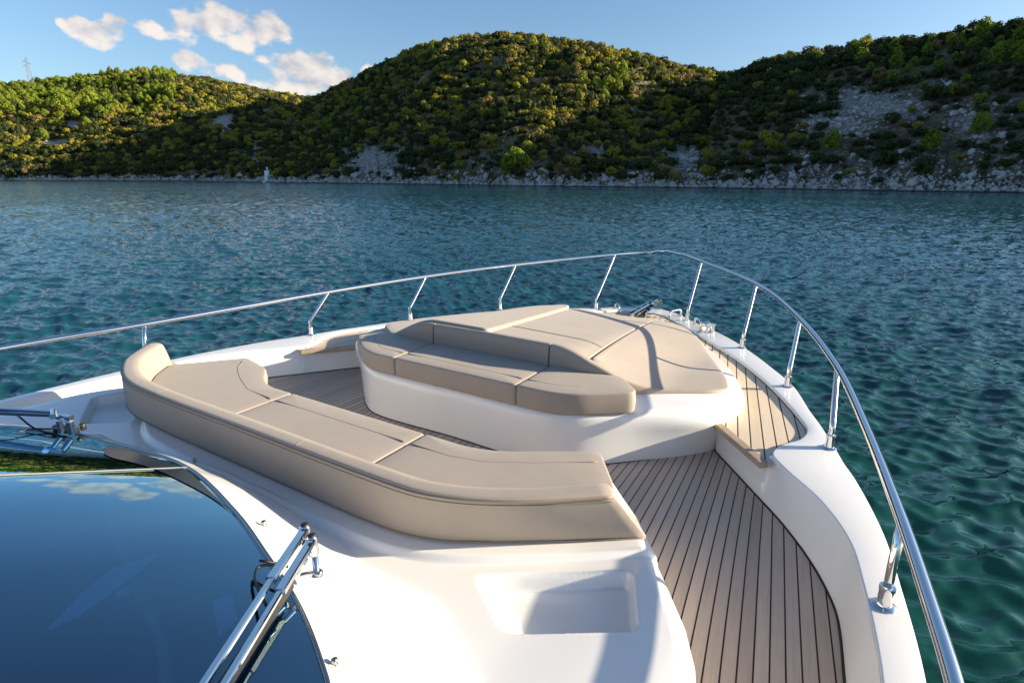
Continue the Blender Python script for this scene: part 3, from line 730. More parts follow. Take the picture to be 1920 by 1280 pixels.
def cushion(name, poly, ztop, thick, r=.014, crn=.02, zbot=None, rings=9, puff=.006, belly=.006, step=.028):
    p = round_poly(poly, crn); p = p[::-1] if area(p) < 0 else p
    p = resample(p, step, True); zt = ztop if callable(ztop) else (lambda x, y: np.full(np.shape(x), ztop))
    c = p.mean(0); rows = []
    T = lambda q: zt(q[:, 0], q[:, 1])
    rb = min(r, thick * .4)
    q = offs(p, rb); rows.append(np.c_[offs(p, rb * 3), T(p) - thick]); 
    for a in (0, 30, 60, 90): rows.append(np.c_[offs(p, rb * (1 - math.sin(R(a)))), T(p) - thick + rb * (1 - math.cos(R(a)))])
    rows.append(np.c_[offs(p, -belly), T(p) - thick * .5])
    for a in (0, 22, 45, 67, 90): rows.append(np.c_[offs(p, r * (1 - math.cos(R(a)))), T(p) - r + r * math.sin(R(a))])
    q0 = offs(p, r)
    for k in range(1, rings):
        t = k / rings; q = q0 * (1 - t) + c * t; rows.append(np.c_[q, T(q) + puff * (1 - (1 - min(1, t * 2.2)) ** 2)])
    V, F_ = strips(rows, True); n = len(p); last = len(V) - n
    V = np.vstack([V, [c[0], c[1], float(zt(np.array([c[0]]), np.array([c[1]]))[0]) + puff]]); F_ += [(last + i, last + (i + 1) % n, len(V) - 1) for i in range(n)]
    F_ += [tuple(range(n))[::-1]]
    return fixn(mesh(name, V, F_, M['fabric']))
def seam(parent, pts, r=.0028, closed=False, name='seam'):
    V, F_ = tube(resample(pts, .03), r, 6); return mesh(name, V, F_, M['piping'], parent)

# front seat, three cushions
ZS = 2.62
cf_ = [(.568, 3.085), (.82, 3.085), (1.0, 3.155), (1.30, 3.385), (1.30, 3.44), (1.12, 3.64), (.568, 3.60)]
c1 = cushion('seat_cushion', [(-.562, 3.085), (.562, 3.085), (.562, 3.60), (-.562, 3.60)], ZS, .155, crn=.012)
tag(c1, 'long middle seat cushion of the forward bench, facing aft under the low backrest', 'cushion', 'forward bench seat cushions')
c2 = cushion('seat_cushion', cf_, ZS, .155, crn=[.01, .1, .1, .04, .04, .05, .01]); tag(c2, 'angled starboard end cushion of the forward bench, beside the teak step', 'cushion', 'forward bench seat cushions')
c3 = cushion('seat_cushion', [(-x, y) for x, y in cf_], ZS, .155, crn=[.01, .14, .16, .05, .04, .05, .01]); tag(c3, 'angled port end cushion of the forward bench, nearest the left side deck', 'cushion', 'forward bench seat cushions')
zs_ = ZS + .0045
seam(c1, [(-.54, 3.215, zs_), (.54, 3.215, zs_)]); st_ = [(.59, 3.215, zs_), (.76, 3.215, zs_), (.86, 3.235, zs_), (.98, 3.31, zs_), (1.17, 3.46, zs_)]
seam(c2, st_[:4]); seam(c3, [(-a, b, c) for a, b, c in st_])
# backrest facings
def facing(x0, x1, lab, taper=0):
    rows = []
    xs = np.linspace(x0, x1, 14)
    for (dy, f) in ((.018, -1), (0, -1), (-.004, 0), (0, .5), (.006, .9), (.02, 1.0), (.05, 1.0), (.05, .6)):
        r_ = []
        for x in xs:
            ax = abs(x); y0 = 3.585 + max(0, ax - .85) * .26; zt = float(ztop_pad(x, 3.6)) + .004; zb_ = ZS - .012
            z = zb_ if f < 0 else zb_ + (zt - zb_) * (.15 + .85 * f); r_.append((x, y0 + dy - .02, max(z, zb_)))
        rows.append(r_)
    V, F_ = strips(rows); n = 14
    F_ += [tuple(j * n for j in range(len(rows)))[::-1], tuple(j * n + n - 1 for j in range(len(rows)))]
    return autosmooth(fixn(mesh('backrest_cushion', V, F_, M['fabric'])), 50)
tag(facing(-.555, .555, ''), 'middle backrest pad of the forward bench, at the aft edge of the sunpad', 'cushion', 'forward bench backrest pads')
tag(facing(.567, 1.09, ''), 'tapering starboard backrest pad of the forward bench', 'cushion', 'forward bench backrest pads')
tag(facing(-1.09, -.567, ''), 'tapering port backrest pad of the forward bench', 'cushion', 'forward bench backrest pads')
# sunpad, three panels
L1a, L1b, L2a, L2b = (-.03, 3.62), (-.52, 6.12), (.86, 3.62), (.545, 6.13)
g_ = .006
right = [(L2a[0] + g_, L2a[1]), (1.12, 3.68), (1.66, 4.08), (1.755, 4.22), (1.68, 4.50), (1.46, 5.02), (1.13, 5.76), (.93, 6.03), (.80, 6.11), (L2b[0] + g_, L2b[1])]
mid = [(L1a[0] + g_, L1a[1]), (L2a[0] - g_, L2a[1]), (L2b[0] - g_, L2b[1]), (L1b[0] + g_, L1b[1])]
left = [(-1.12, 3.68), (L1a[0] - g_, L1a[1]), (L1b[0] - g_, L1b[1]), (-.80, 6.11), (-.93, 6.03), (-1.13, 5.76), (-1.46, 5.02), (-1.68, 4.50), (-1.755, 4.22), (-1.66, 4.08)]
sp = cushion('sunpad_cushion', right, ztop_pad, .105, r=.02, crn=.05, rings=14, puff=.0, step=.05); tag(sp, 'starboard panel of the beige sunpad, beside the teak side deck', 'cushion', 'sunpad panels')
sp2 = cushion('sunpad_cushion', mid, lambda x, y: ztop_pad(x, y) - .002, .105, r=.012, crn=.008, rings=14, puff=.0, step=.05); tag(sp2, 'tapering middle panel of the beige sunpad, crossed by a stitched line', 'cushion', 'sunpad panels')
sp3 = cushion('sunpad_cushion', left, lambda x, y: ztop_pad(x, y) + .024, .125, r=.024, crn=.04, rings=14, puff=.0, step=.05); tag(sp3, 'port panel of the beige sunpad, standing slightly proud of the middle one', 'cushion', 'sunpad panels')
q = [(x, y, float(ztop_pad(x, y)) + .0005) for x, y in zip(np.linspace(-.11, .80, 12), np.linspace(4.12, 4.02, 12))]
seam(sp2, q, .0022)

# aft-facing sofa: three seat cushions and one wrapped backrest
ZSS = 2.64
s1 = cushion('sofa_cushion', [(-.562, 1.55), (.562, 1.55), (.562, 2.145), (-.562, 2.145)], ZSS, .12, crn=.012); tag(s1, 'long middle seat cushion of the aft sofa', 'cushion', 'aft sofa seat cushions')
s2 = cushion('sofa_cushion', [(.568, 1.55), (1.05, 1.56), (1.3, 1.66), (1.60, 1.86), (1.74, 2.0), (1.645, 2.2), (1.46, 2.47), (1.02, 2.19), (.86, 2.145), (.568, 2.145)], ZSS, .12, crn=[.01, .05, .05, .05, .04, .04, .06, .08, .08, .01])
tag(s2, 'starboard end seat cushion of the aft sofa, above the teak walkway', 'cushion', 'aft sofa seat cushions')
s3 = cushion('sofa_cushion', [(-.568, 1.55), (-1.05, 1.56), (-1.4, 1.62), (-1.70, 1.86), (-1.84, 2.03), (-1.68, 2.22), (-1.50, 2.44), (-1.31, 2.40), (-1.15, 2.36), (-.94, 2.20), (-.80, 2.145), (-.568, 2.145)], ZSS, .12, crn=[.01, .05, .05, .05, .04, .04, .025, .02, .03, .06, .06, .01])
tag(s3, 'port end seat cushion of the aft sofa, inside the curled end of the backrest', 'cushion', 'aft sofa seat cushions')
zq = ZSS + .0045
seam(s1, [(-.54, 2.0, zq), (.54, 2.0, zq)]); seam(s2, [(.59, 2.0, zq), (.84, 2.0, zq), (1.02, 2.04, zq), (1.25, 2.17, zq), (1.50, 2.34, zq)])
seam(s3, [(-.59, 2.0, zq), (-.86, 2.02, zq), (-1.1, 2.12, zq), (-1.25, 2.2, zq), (-1.33, 2.25, zq), (-1.43, 2.36, zq)])

T_ = [(-1.98, 1.97), (-1.88, 1.85), (-1.74, 1.71), (-1.54, 1.59), (-1.30, 1.505), (-1.0, 1.475), (0, 1.475), (.83, 1.475), (1.07, 1.485), (1.21, 1.52), (1.33, 1.57), (1.50, 1.67), (1.76, 1.875)]
B_ = [(-1.93, 2.09), (-1.87, 1.88), (-1.76, 1.70), (-1.60, 1.60), (-1.38, 1.54), (-1.10, 1.52), (0, 1.51), (.80, 1.51), (.98, 1.53), (1.14, 1.58), (1.28, 1.66), (1.57, 1.85), (1.86, 2.05)]
Tc = cr(T_, 8); Bc = cr(B_, 8)
tg = np.gradient(Tc, axis=0); tg /= np.linalg.norm(tg, axis=1)[:, None]; ni = np.c_[-tg[:, 1], tg[:, 0]]
ZT, ZB = 2.79, 2.505
rise = np.interp(Tc[:, 0], [-1.95, -1.7, -1.35, 2], [.004, .008, 0, 0])
def sec(t, off_t, z, rs=1.0):     # t: 0 bottom curve .. 1 top curve
    q = Bc * (1 - t) + Tc * t + ni * off_t; return np.c_[q, z + rise * rs]
rows = [sec(0, .14, ZB + .01, 0), sec(0, .02, ZB, 0), sec(0, .004, ZB + .006, 0), sec(.03, 0, ZB + .02, 0), sec(.25, -.006, ZB + .08, .2), sec(.5, -.006, ZB + .145, .5), sec(.75, -.006, ZB + .215, .8), sec(.97, -.001, ZT - .012), sec(1, .001, ZT - .004), sec(1, .004, ZT - .0005), sec(1, .02, ZT + .001),
        sec(1, .055, ZT + .004), sec(1, .085, ZT), sec(1, .098, ZT - .010), sec(1, .106, ZT - .03), sec(1, .125, ZT - .10), sec(1, .14, ZT - .17), sec(1, .14, ZB + .05, 0)]
V, F_ = strips(rows); n = len(Tc)
# rounded, slightly domed ends
capa = [j * n for j in range(len(rows))]; capb = [j * n + n - 1 for j in range(len(rows))]
extra = []
for cap_, sgn in ((capa, -1), (capb, 1)):
    pts = V[cap_]; cc = pts.mean(0); tdir = np.array([*(tg[0] if sgn < 0 else tg[-1]), 0]) * sgn
    base = len(V); V = np.vstack([V, pts * .88 + cc * .12 + tdir * .012, [cc + tdir * .016]]); m_ = len(cap_)
    for k in range(m_):
        k2 = (k + 1) % m_; F_.append((cap_[k], cap_[k2], base + k2, base + k)); F_.append((base + k, base + k2, base + m_))
back = fixn(mesh('curved_back_cushion', V, F_, M['fabric'])); tag(back, 'long curved beige backrest of the aft sofa, its back towards the windscreen', 'sofa back')
seam(back, sec(.97, -.003, ZT - .012), .0045, name='piping'); seam(back, sec(.90, -.004, ZT - .032), .002)
seam(back, sec(.05, -.003, ZB + .02, 0), .003)
for k in (20, 72): 
    if k < n: pass
for xk in (-.85, .35):
    k = int(np.argmin(abs(Tc[:, 0] - xk))); seam(back, [r_[k] + (0, 0, .0008) for r_ in rows[8:13]], .0015)

# ================================================================== SEA
def polar_sea():
    # dense fan in front of the boat, coarse elsewhere, cell size grows with distance
    ph = np.concatenate([np.linspace(-180, -50, 60, endpoint=False), np.linspace(-50, 50, 1300, endpoint=False), np.linspace(50, 180, 60, endpoint=False)])
    ph = np.radians(ph); r_ = np.concatenate([np.geomspace(.3, 2.2, 10, endpoint=False), np.geomspace(2.2, 420, 1050, endpoint=False), np.geomspace(420, 5000, 30)])
    A, Rr = np.meshgrid(ph, r_); X = CAM[0] + (RT[0] * np.sin(A) + FH[0] * np.cos(A)) * Rr; Y = CAM[1] + (RT[1] * np.sin(A) + FH[1] * np.cos(A)) * Rr
    cell = np.maximum(Rr * .0030, .02); cell = np.where(np.abs(A) > R(50), Rr * .035, cell)
    Z = np.zeros_like(X); DX = np.zeros_like(X); DY = np.zeros_like(X); rg = np.random.default_rng(3)
    wd = R(302)                                           # wind direction
    for k in range(64):
        lam = .22 * (6.5 / .22) ** rg.random(); a = wd + rg.normal(0, .5); kx, ky = math.cos(a) * 2 * math.pi / lam, math.sin(a) * 2 * math.pi / lam
        amp = .0125 * lam ** .95 * (1.25 if lam < .8 else (.75 if lam < 2.0 else .22)) * (.6 + .8 * rg.random()) * .66
        f = sstep(lam / cell, 2.2, 5.0); ph0 = rg.random() * 6.28 
        gust = .55 + .9 * vnoise(X * .07 + k, Y * .07) if k % 3 == 0 else 1.0
        th = kx * X + ky * Y + ph0; s_, c_ = np.sin(th), np.cos(th)
        Z += amp * f * gust * s_; DX -= amp * f * .75 * math.cos(a) * c_ * -1; DY -= amp * f * .75 * math.sin(a) * c_ * -1
    V = np.stack([X + DX, Y + DY, Z], -1).reshape(-1, 3); nr, na = X.shape
    me = bpy.data.meshes.new('sea'); me.vertices.add(len(V)); me.vertices.foreach_set('co', V.astype(np.float32).ravel())
    j, i = np.meshgrid(np.arange(nr - 1), np.arange(na), indexing='ij'); i2 = (i + 1) % na
    q = np.stack([j * na + i, (j + 1) * na + i, (j + 1) * na + i2, j * na + i2], -1).reshape(-1, 4)[:, ::-1]
    me.loops.add(q.size); me.loops.foreach_set('vertex_index', q.astype(np.int32).ravel())
    me.polygons.add(len(q)); me.polygons.foreach_set('loop_start', np.arange(0, q.size, 4, dtype=np.int32)); me.polygons.foreach_set('loop_total', np.full(len(q), 4, np.int32))
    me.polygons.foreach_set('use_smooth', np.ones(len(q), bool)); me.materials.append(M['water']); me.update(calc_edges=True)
    o = bpy.data.objects.new('sea', me); COL.objects.link(o); tag(o, 'blue-green rippled sea between the yacht and the shore', 'sea', kind='structure'); return o
polar_sea()

# ================================================================== HILLS
HZ = 640 - FPX * math.tan(PITCH)
pxA = lambda px: math.atan((px - 960) / FPX * _cp)
def elev(px, py): return px_azel(px, py)[1]
_sh = [(-1600, 340), (-700, 339), (0, 338.5), (345, 339.5), (500, 342.5), (700, 345), (960, 349), (1200, 351.5), (1400, 354), (1600, 357.5), (1920, 362.5), (2400, 373), (3200, 384), (5200, 380)]
sh_az = np.array([px_azel(*q)[0] for q in _sh]); sh_r = np.array([CAM[2] / math.tan(-px_azel(*q)[1]) for q in _sh])
def tab(L, up):        # px,py skyline -> (az, elevation), lowered a little for the scrub on top
    return np.array([px_azel(x, y + up)[0] for x, y in L]), np.array([math.tan(px_azel(x, y + up)[1]) for x, y in L])
SKY_L = [(-1600, 240), (-900, 215), (-400, 185), (-150, 172), (0, 168), (60, 163), (120, 153), (200, 142), (270, 135), (330, 142), (400, 152), (470, 167), (530, 180), (590, 192), (700, 210), (900, 250), (1100, 300), (1250, 328)]
SKY_M = [(300, 336), (345, 330), (400, 300), (450, 270), (500, 240), (545, 212), (590, 188), (640, 164), (700, 133), (760, 103), (800, 88), (850, 75), (950, 67), (1050, 77), (1130, 92), (1200, 110), (1270, 127), (1340, 140), (1450, 165), (1600, 200), (1800, 250), (2000, 300), (2100, 328)]
SKY_R = [(1270, 328), (1300, 300), (1330, 220), (1350, 150), (1400, 131), (1460, 116), (1520, 104), (1600, 92), (1680, 78), (1750, 67), (1800, 58), (1850, 47), (1920, 40), (2100, 34), (2400, 50), (2800, 110), (3600, 230), (5000, 320), (6500, 328)]
TL, TM, TR = tab(SKY_L, 8), tab(SKY_M, 8), tab([(x, y + 12 * min(1, max(0, (x - 1450) / 250))) for x, y in SKY_R], 9)
_dm = [(300, 800), (345, 790), (400, 770), (450, 745), (500, 715), (545, 680), (590, 645), (650, 600), (750, 555), (850, 530), (1100, 520), (1400, 480)]
HILL_FN = [(TL, lambda a: np.interp(a, [pxA(-1600), pxA(-500), pxA(0), pxA(300), pxA(600)], [1300, 1200, 1090, 1010, 980]), 1.9), (TM, lambda a: np.interp(a, [pxA(q[0]) for q in _dm], [q[1] for q in _dm]), 1.8), (TR, lambda a: np.interp(a, [pxA(1350), pxA(1920), pxA(3000)], [330, 262, 215]), 1.8)]
def terrain(A, Rr):
    rs = np.interp(A, sh_az, sh_r)
    wob = (fbm(A * 60, A * 0 + 3, 4) - .5) * 8 + (fbm(A * 260, A * 0 + 9, 3) - .5) * 3
    rs = rs + wob * np.clip(rs / 250, .5, 1.5)
    X = CAM[0] + (RT[0] * np.sin(A) + FH[0] * np.cos(A)) * Rr; Y = CAM[1] + (RT[1] * np.sin(A) + FH[1] * np.cos(A)) * Rr
    H = np.full(A.shape, -3.0)
    for k, ((ta, te), D, back_) in enumerate(HILL_FN):
        d = D(A); e = np.interp(A, ta, te, left=-.02, right=-.02) ; top = np.maximum(4.0 + e * d, 0)
        s = (Rr - rs) / (d - rs)
        pr = np.where(s < 1, np.clip(s, 0, 1) ** .82, 1 - (.35, .75, 1.0)[k] * sm(np.clip((Rr / d - 1) / (.9, .45, .42)[k], 0, 1)))
        lo = np.clip(s, 0, 1)
        rid = (fbm(X * .012 + 7 * k, Y * .012, 4) - .5) * 2
        pr = pr + rid * .20 * np.sin(np.pi * np.clip(s, 0, 1))
        h = top * pr
        H = np.where(k == 0, h, np.maximum(H, h) + .0)
    rsn = np.clip((Rr - rs) / 6, -1.5, 1)
    det = (fbm(X * .06, Y * .06, 5) - .5) * 5.0 * np.clip((Rr - rs) / 25, 0, 1) + (fbm(X * .35, Y * .35, 4) - .5) * 2.2 * np.clip((Rr - rs) / 6, 0, 1)
    H = H + det * (.7) + np.where(Rr < rs, (Rr - rs) * .5, np.minimum((Rr - rs) * .45, 1.8))
    return X, Y, H
def build_hills():
    A = np.concatenate([np.linspace(pxA(-3500), pxA(-60), 110, endpoint=False), np.linspace(pxA(-60), pxA(1980), 950, endpoint=False), np.linspace(pxA(1980), R(112), 170)])
    rs = np.interp(A, sh_az, sh_r)
    s = np.concatenate([np.linspace(-.02, .06, 40, endpoint=False), np.linspace(.06, .75, 230, endpoint=False), np.linspace(.75, 1.0, 30)])
    AA, SS = np.meshgrid(A, s); Rr = rs[None] * (1600 / rs[None]) ** SS
    X, Y, H = terrain(AA, Rr)
    nr, na = X.shape; V = np.stack([X, Y, H], -1).reshape(-1, 3)
    me = bpy.data.meshes.new('hills'); me.vertices.add(len(V)); me.vertices.foreach_set('co', V.astype(np.float32).ravel())
    j, i = np.meshgrid(np.arange(nr - 1), np.arange(na - 1), indexing='ij')
    q = np.stack([j * na + i, j * na + i + 1, (j + 1) * na + i + 1, (j + 1) * na + i], -1).reshape(-1, 4)[:, ::-1]
    me.loops.add(q.size); me.loops.foreach_set('vertex_index', q.astype(np.int32).ravel())
    me.polygons.add(len(q)); me.polygons.foreach_set('loop_start', np.arange(0, q.size, 4, dtype=np.int32)); me.polygons.foreach_set('loop_total', np.full(len(q), 4, np.int32))
    me.polygons.foreach_set('use_smooth', np.ones(len(q), bool)); me.materials.append(M['hill']); me.update(calc_edges=True)
    rk = rockness(AA, Rr, X, Y, H)
    at = me.attributes.new('rock', 'FLOAT', 'POINT'); at.data.foreach_set('value', rk.astype(np.float32).ravel())
    if me.polygons[0].normal.z < 0: me.flip_normals()
    o = bpy.data.objects.new('hills', me); COL.objects.link(o); tag(o, 'scrub covered hills with grey limestone outcrops above the shore', 'hills', kind='structure')
def pxy(AA, Rr, H):     # where a terrain point appears in the photograph frame (used to lay out vegetation zones)
    X = np.sin(AA) * Rr; Yf = np.cos(AA) * Rr; Zz = H - CAM[2]
    D = Yf * _cp - Zz * _sp; U = Yf * _sp + Zz * _cp
    return 960 + FPX * X / D, 640 - FPX * U / D
ROCKZ = [(700, 300, 60, 38, .9), (640, 300, 26, 40, .6), (560, 310, 40, 30, .5), (480, 290, 12, 40, .8), (610, 262, 26, 22, .5), (420, 230, 42, 26, 1.0), (500, 215, 18, 22, .8), (140, 235, 26, 10, 1.2), (100, 270, 60, 16, 1.0), (360, 170, 22, 12, .7),
         (1640, 200, 130, 36, .9), (1560, 235, 90, 26, 1.0), (1280, 300, 40, 34, .8), (1110, 285, 30, 20, .8), (1290, 330, 30, 16, .7), (1750, 160, 60, 14, .7), (1830, 230, 90, 60, .55), (1500, 300, 60, 30, .6), (1700, 300, 200, 30, .35), (1170, 200, 30, 24, .4), (30, 322, 40, 14, .7), (1480, 330, 50, 14, .7)]
def rockness(AA, Rr, X, Y, H):
    px, py = pxy(AA, Rr, H); r_ = np.full(px.shape, .22) + .10 * np.clip((px - 1400) / 80, 0, 1) * np.clip((py - 130) / 60, 0, 1) + .10 * np.clip((py - 240) / 60, 0, 1)
    for a, b, sa, sb, k in ROCKZ: r_ = np.maximum(r_, .22 + k * .56 * np.exp(-((px - a) / sa) ** 2 - ((py - b) / sb) ** 2))
    r_ = np.maximum(r_, np.where(H < -.2 + 2.6 * fbm(X * .07 + 3, Y * .07, 4), .60, 0) * (H > -4))
    return r_ + (fbm(X * .05, Y * .05, 4) - .5) * .25
build_hills()

# ---- vegetation prototypes (kept out of the scene; only used through copies)
def bush_mesh(name, kind, seed, nleaf, leafm):
    r = np.random.default_rng(seed); V, F_ = [], []
    lobes = []
    if kind == 'shrub':
        for _ in range(9): lobes.append((r.normal(0, .36), r.normal(0, .36), .28 + r.random() * .55, .30 + r.random() * .22))
    elif kind == 'low':
        for _ in range(9): lobes.append((r.normal(0, .48), r.normal(0, .48), .16 + r.random() * .32, .24 + r.random() * .18))
    else:                                             # pine: tall, narrowing, ragged
        for k in range(15):
            z = .45 + 1.5 * (k / 14) ** .9; w_ = .85 * (1 - abs(z - .9) / 1.35) + .08; a = k * 2.4 + r.random(); lobes.append((math.cos(a) * w_ * .8, math.sin(a) * w_ * .8, z, .30 + .20 * r.random()))
    per = nleaf // len(lobes)
    for (cx, cy, cz, rad) in lobes:
        for _ in range(per):
            d = r.normal(size=3); d /= np.linalg.norm(d); d[2] = d[2] * .9 + .12
            c = np.array((cx, cy, cz)) + d * rad * (.72 + .38 * r.random()); s = rad * (.19 + .17 * r.random())
            nrm_ = d + r.normal(0, .20, 3); nrm_ /= np.linalg.norm(nrm_); u = np.cross(nrm_, r.normal(size=3)); u /= np.linalg.norm(u); v = np.cross(nrm_, u)
            b = len(V); V += [c - u * s, c - v * s * .8, c + u * s, c + v * s * .8]; F_.append((b, b + 1, b + 2, b + 3))
    me = bpy.data.meshes.new(name)
    fm = [0] * len(F_)
    t, tf = tube([(0, 0, -.3), (.03, .02, .3), (0, 0, .7 if kind != 'pine' else 1.6)], [.07, .06, .025], 5); b = len(V); V += list(t); F_ += [tuple(i + b for i in f) for f in tf]; fm += [1] * len(tf)
    me.from_pydata([tuple(map(float, v)) for v in V], [], F_); me.materials.append(leafm); me.materials.append(M['bark']); me.polygons.foreach_set('material_index', fm); me.update(); return me
KINDS_ = [('shrub', 0), ('shrub', 1), ('shrub', 2), ('low', 0), ('low', 1), ('pine', 3), ('shrub', 4), ('pine', 3), ('shrub', 1), ('shrub', 0), ('pine', 1)]
PROTO = [bush_mesh('scrub_mesh', k, 100 + i, 640 if k != 'pine' else 900, LEAF[m]) for i, (k, m) in enumerate(KINDS_)]
pc = bpy.data.collections.new('scrub_kinds')
for i, me in enumerate(PROTO):
    o = bpy.data.objects.new('kind_%02d' % i, me); pc.objects.link(o)

def scatter():
    r = np.random.default_rng(21)
    N = 900000
    # candidate points, uniform on the hillsides in area
    A = r.uniform(pxA(-350), pxA(2350), N); rs = np.interp(A, sh_az, sh_r)
    Rmax = np.interp(A, [pxA(-350), pxA(0), pxA(300), pxA(590), pxA(620), pxA(750), pxA(900), pxA(1350), pxA(1420), pxA(1920), pxA(2350)], [1250, 1130, 1050, 1000, 680, 600, 570, 540, 400, 330, 290])
    u = r.random(N); Rr = np.sqrt(rs ** 2 + u * (Rmax ** 2 - rs ** 2))
    keep = r.random(N) < (Rmax ** 2 - rs ** 2) / (Rmax ** 2 - rs ** 2).max()
    A, Rr = A[keep], Rr[keep]
    X, Y, H = terrain(A, Rr); px, py = pxy(A, Rr, H)
    rk = rockness(A, Rr, X, Y, H) + (fbm(X * .42, Y * .42, 3) - .5) * .5
    dens = 1 - sstep(rk, .34, .60); clump = fbm(X * .045 + 50, Y * .045, 4)
    dens *= .12 + .9 * sstep(clump, .34, .56); rightbare = np.clip((px - 1430) / 120, 0, 1) * np.clip((py - 190) / 60, 0, 1); dens *= 1 - .70 * rightbare; dens *= 1 - .55 * np.clip((px - 1420) / 60, 0, 1) * (fbm(X * .02 + 5, Y * .02, 3) > .48)
    keep = (H > 1.9) & (r.random(len(A)) < dens)
    A, Rr, X, Y, H, px, py = (q[keep] for q in (A, Rr, X, Y, H, px, py))
    # thin by a spacing grid
    size = np.exp(r.normal(0, .38, len(A))) * 1.5; size = np.clip(size, .55, 3.4) * np.clip(Rr / 330, 1, 3) ** .55
    order = np.argsort(-size); occ = {}; sel = []
    for k in order:
        d = size[k] * 1.05 if True else 0; cx, cy = int(X[k] // 2.4), int(Y[k] // 2.4); ok = True
        for i in (-1, 0, 1):
            for j in (-1, 0, 1):
                for m_ in occ.get((cx + i, cy + j), ()):
                    if (X[k] - X[m_]) ** 2 + (Y[k] - Y[m_]) ** 2 < ((size[k] + size[m_]) * .68) ** 2: ok = False; break
                if not ok: break
            if not ok: break
        if ok: occ.setdefault((cx, cy), []).append(k); sel.append(k)
    sel = np.array(sel); A, Rr, X, Y, H, px, py, size = (q[sel] for q in (A, Rr, X, Y, H, px, py, size))
    n = len(sel); kind = np.zeros(n, int); rn = r.random(n); z1 = fbm(X * .02 + 9, Y * .02, 3)
    kind = np.select([rn < .20, rn < .40, rn < .52, rn < .64, rn < .74, rn < .84, rn < .89], [0, 1, 2, 3, 4, 8, 6], 9)
    dk = r.random(n) < np.where(px > 1345, .80, np.where(py > 245, .45, .22)) ; kind = np.where(dk, np.where(r.random(n) < .5, 1, np.where(r.random(n) < .5, 8, 4)), kind)  # more dark kinds on shaded slopes: shade put into the leaf colour
    # pine woods: top right of the right hill, upper left of the left hill, a few on the middle hill
    pr = np.zeros(n); pr = np.maximum(pr, .8 * np.exp(-((px - 1860) / 170) ** 2 - ((py - 105) / 42) ** 2)); pr = np.maximum(pr, .75 * (px < 330) * np.exp(-((py - 185) / 30) ** 2)); pr = np.maximum(pr, .35 * np.exp(-((px - 1150) / 60) ** 2 - ((py - 165) / 40) ** 2)); pr = np.maximum(pr, .006)
    isp = r.random(n) < pr; kind = np.where(isp, np.where(r.random(n) < .8, 5, np.where(r.random(n) < .5, 7, 10)), kind); size = np.where(isp, size * .8, size)
    # right hill and low slopes: shade painted in by the dark kinds
    return dict(A=A, R=Rr, X=X, Y=Y, H=H, px=px, py=py, s=size, k=kind, rot=r.random(n) * 6.28, sq=r.uniform(.85, 1.3, n))
SC = scatter()
HANDP = [(663, 205, 5, 3.1), (968, 322, 7, 3.9), (952, 325, 5, 3.2), (985, 322, 5, 2.6), (1138, 175, 7, 3.4), (1118, 172, 5, 3.0), (1168, 160, 5, 3.2), (1132, 265, 6, 2.2), (1135, 215, 2, 2.6), (978, 218, 2, 1.9), (1835, 255, 5, 2.6), (1742, 290, 7, 2.6), (1235, 330, 6, 1.3), (35, 250, 6, 3.2), (18, 262, 6, 2.9), (118, 215, 5, 4.6), (172, 205, 7, 4.2)]
def px_to_hill(px, py):
    a = px_azel(px, py)[0]
    for rr in np.arange(120, 1200, .8):
        a_ = np.array([a]); X, Y, H = terrain(a_, np.array([rr])); x_, y_ = pxy(a_, np.array([rr]), H)
        if H[0] > 1.0 and y_[0] <= py and rr > np.interp(a, sh_az, sh_r): return a, rr, X[0], Y[0], H[0]
    return None
app = SC['s'] / SC['R']; vis = (SC['px'] > -20) & (SC['px'] < 1940)
rank = np.argsort(-np.where(vis, app * np.where(SC['k'] == 5, 1.8, 1), 0)); NH = 283
single = rank[:NH]; rest = np.ones(len(app), bool); rest[single] = False
KN = {'shrub': 'shrub', 'low': 'shrub', 'pine': 'pine_tree'}
HUE = {0: 'olive green', 1: 'dark green', 2: 'russet brown', 3: 'bright green', 4: 'golden yellow'}
def veg(X, Y, H, k, s, rot, sq, px, py, label=None, cat=None):
    kd, mt = KINDS_[k]
    o = bpy.data.objects.new(KN[kd], PROTO[k]); COL.objects.link(o); o.location = (X, Y, H - .02 * s); o.scale = (s, s, s * sq); o.rotation_euler = (0, 0, rot)
    hill = 'left hill' if px < 480 else ('middle hill' if px < 1345 else 'right hill')
    zone = 'near the waterline' if py > 322 else ('low on the slope' if py > 270 else ('halfway up the slope' if py > 190 else 'near the skyline'))
    shape = {'shrub': 'rounded', 'low': 'low spreading', 'pine': 'tall ragged'}[kd]; what = 'pine' if kd == 'pine' else 'shrub'
    sz = 'small' if s < 1.25 else ('medium-sized' if s < 2.1 else 'large')
    lo, hi = {'left hill': (0, 480), 'middle hill': (480, 1345), 'right hill': (1345, 1920)}[hill]; fr_ = (px - lo) / (hi - lo)
    side = 'left end' if fr_ < .2 else ('left part' if fr_ < .4 else ('centre' if fr_ < .6 else ('right part' if fr_ < .8 else 'right end')))
    lab = label or f'{sz} {shape} {HUE[mt]} {what} {zone}, {side} of the {hill}'
    tag(o, lab, cat or ('tree' if kd == 'pine' else 'shrub'), group=None if label else f'{sz} {shape} {HUE[mt]} {what}s {zone}, {side} of the {hill}'); return o
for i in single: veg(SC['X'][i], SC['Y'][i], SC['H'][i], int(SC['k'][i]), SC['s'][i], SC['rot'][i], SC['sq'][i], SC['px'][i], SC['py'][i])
HL = {0: 'lone pale yellow-green pine standing on the left flank of the middle hill', 1: 'large bright green pine low on the middle hill just above the shore rocks', 4: 'broad bright green pine high on the right side of the middle hill'}
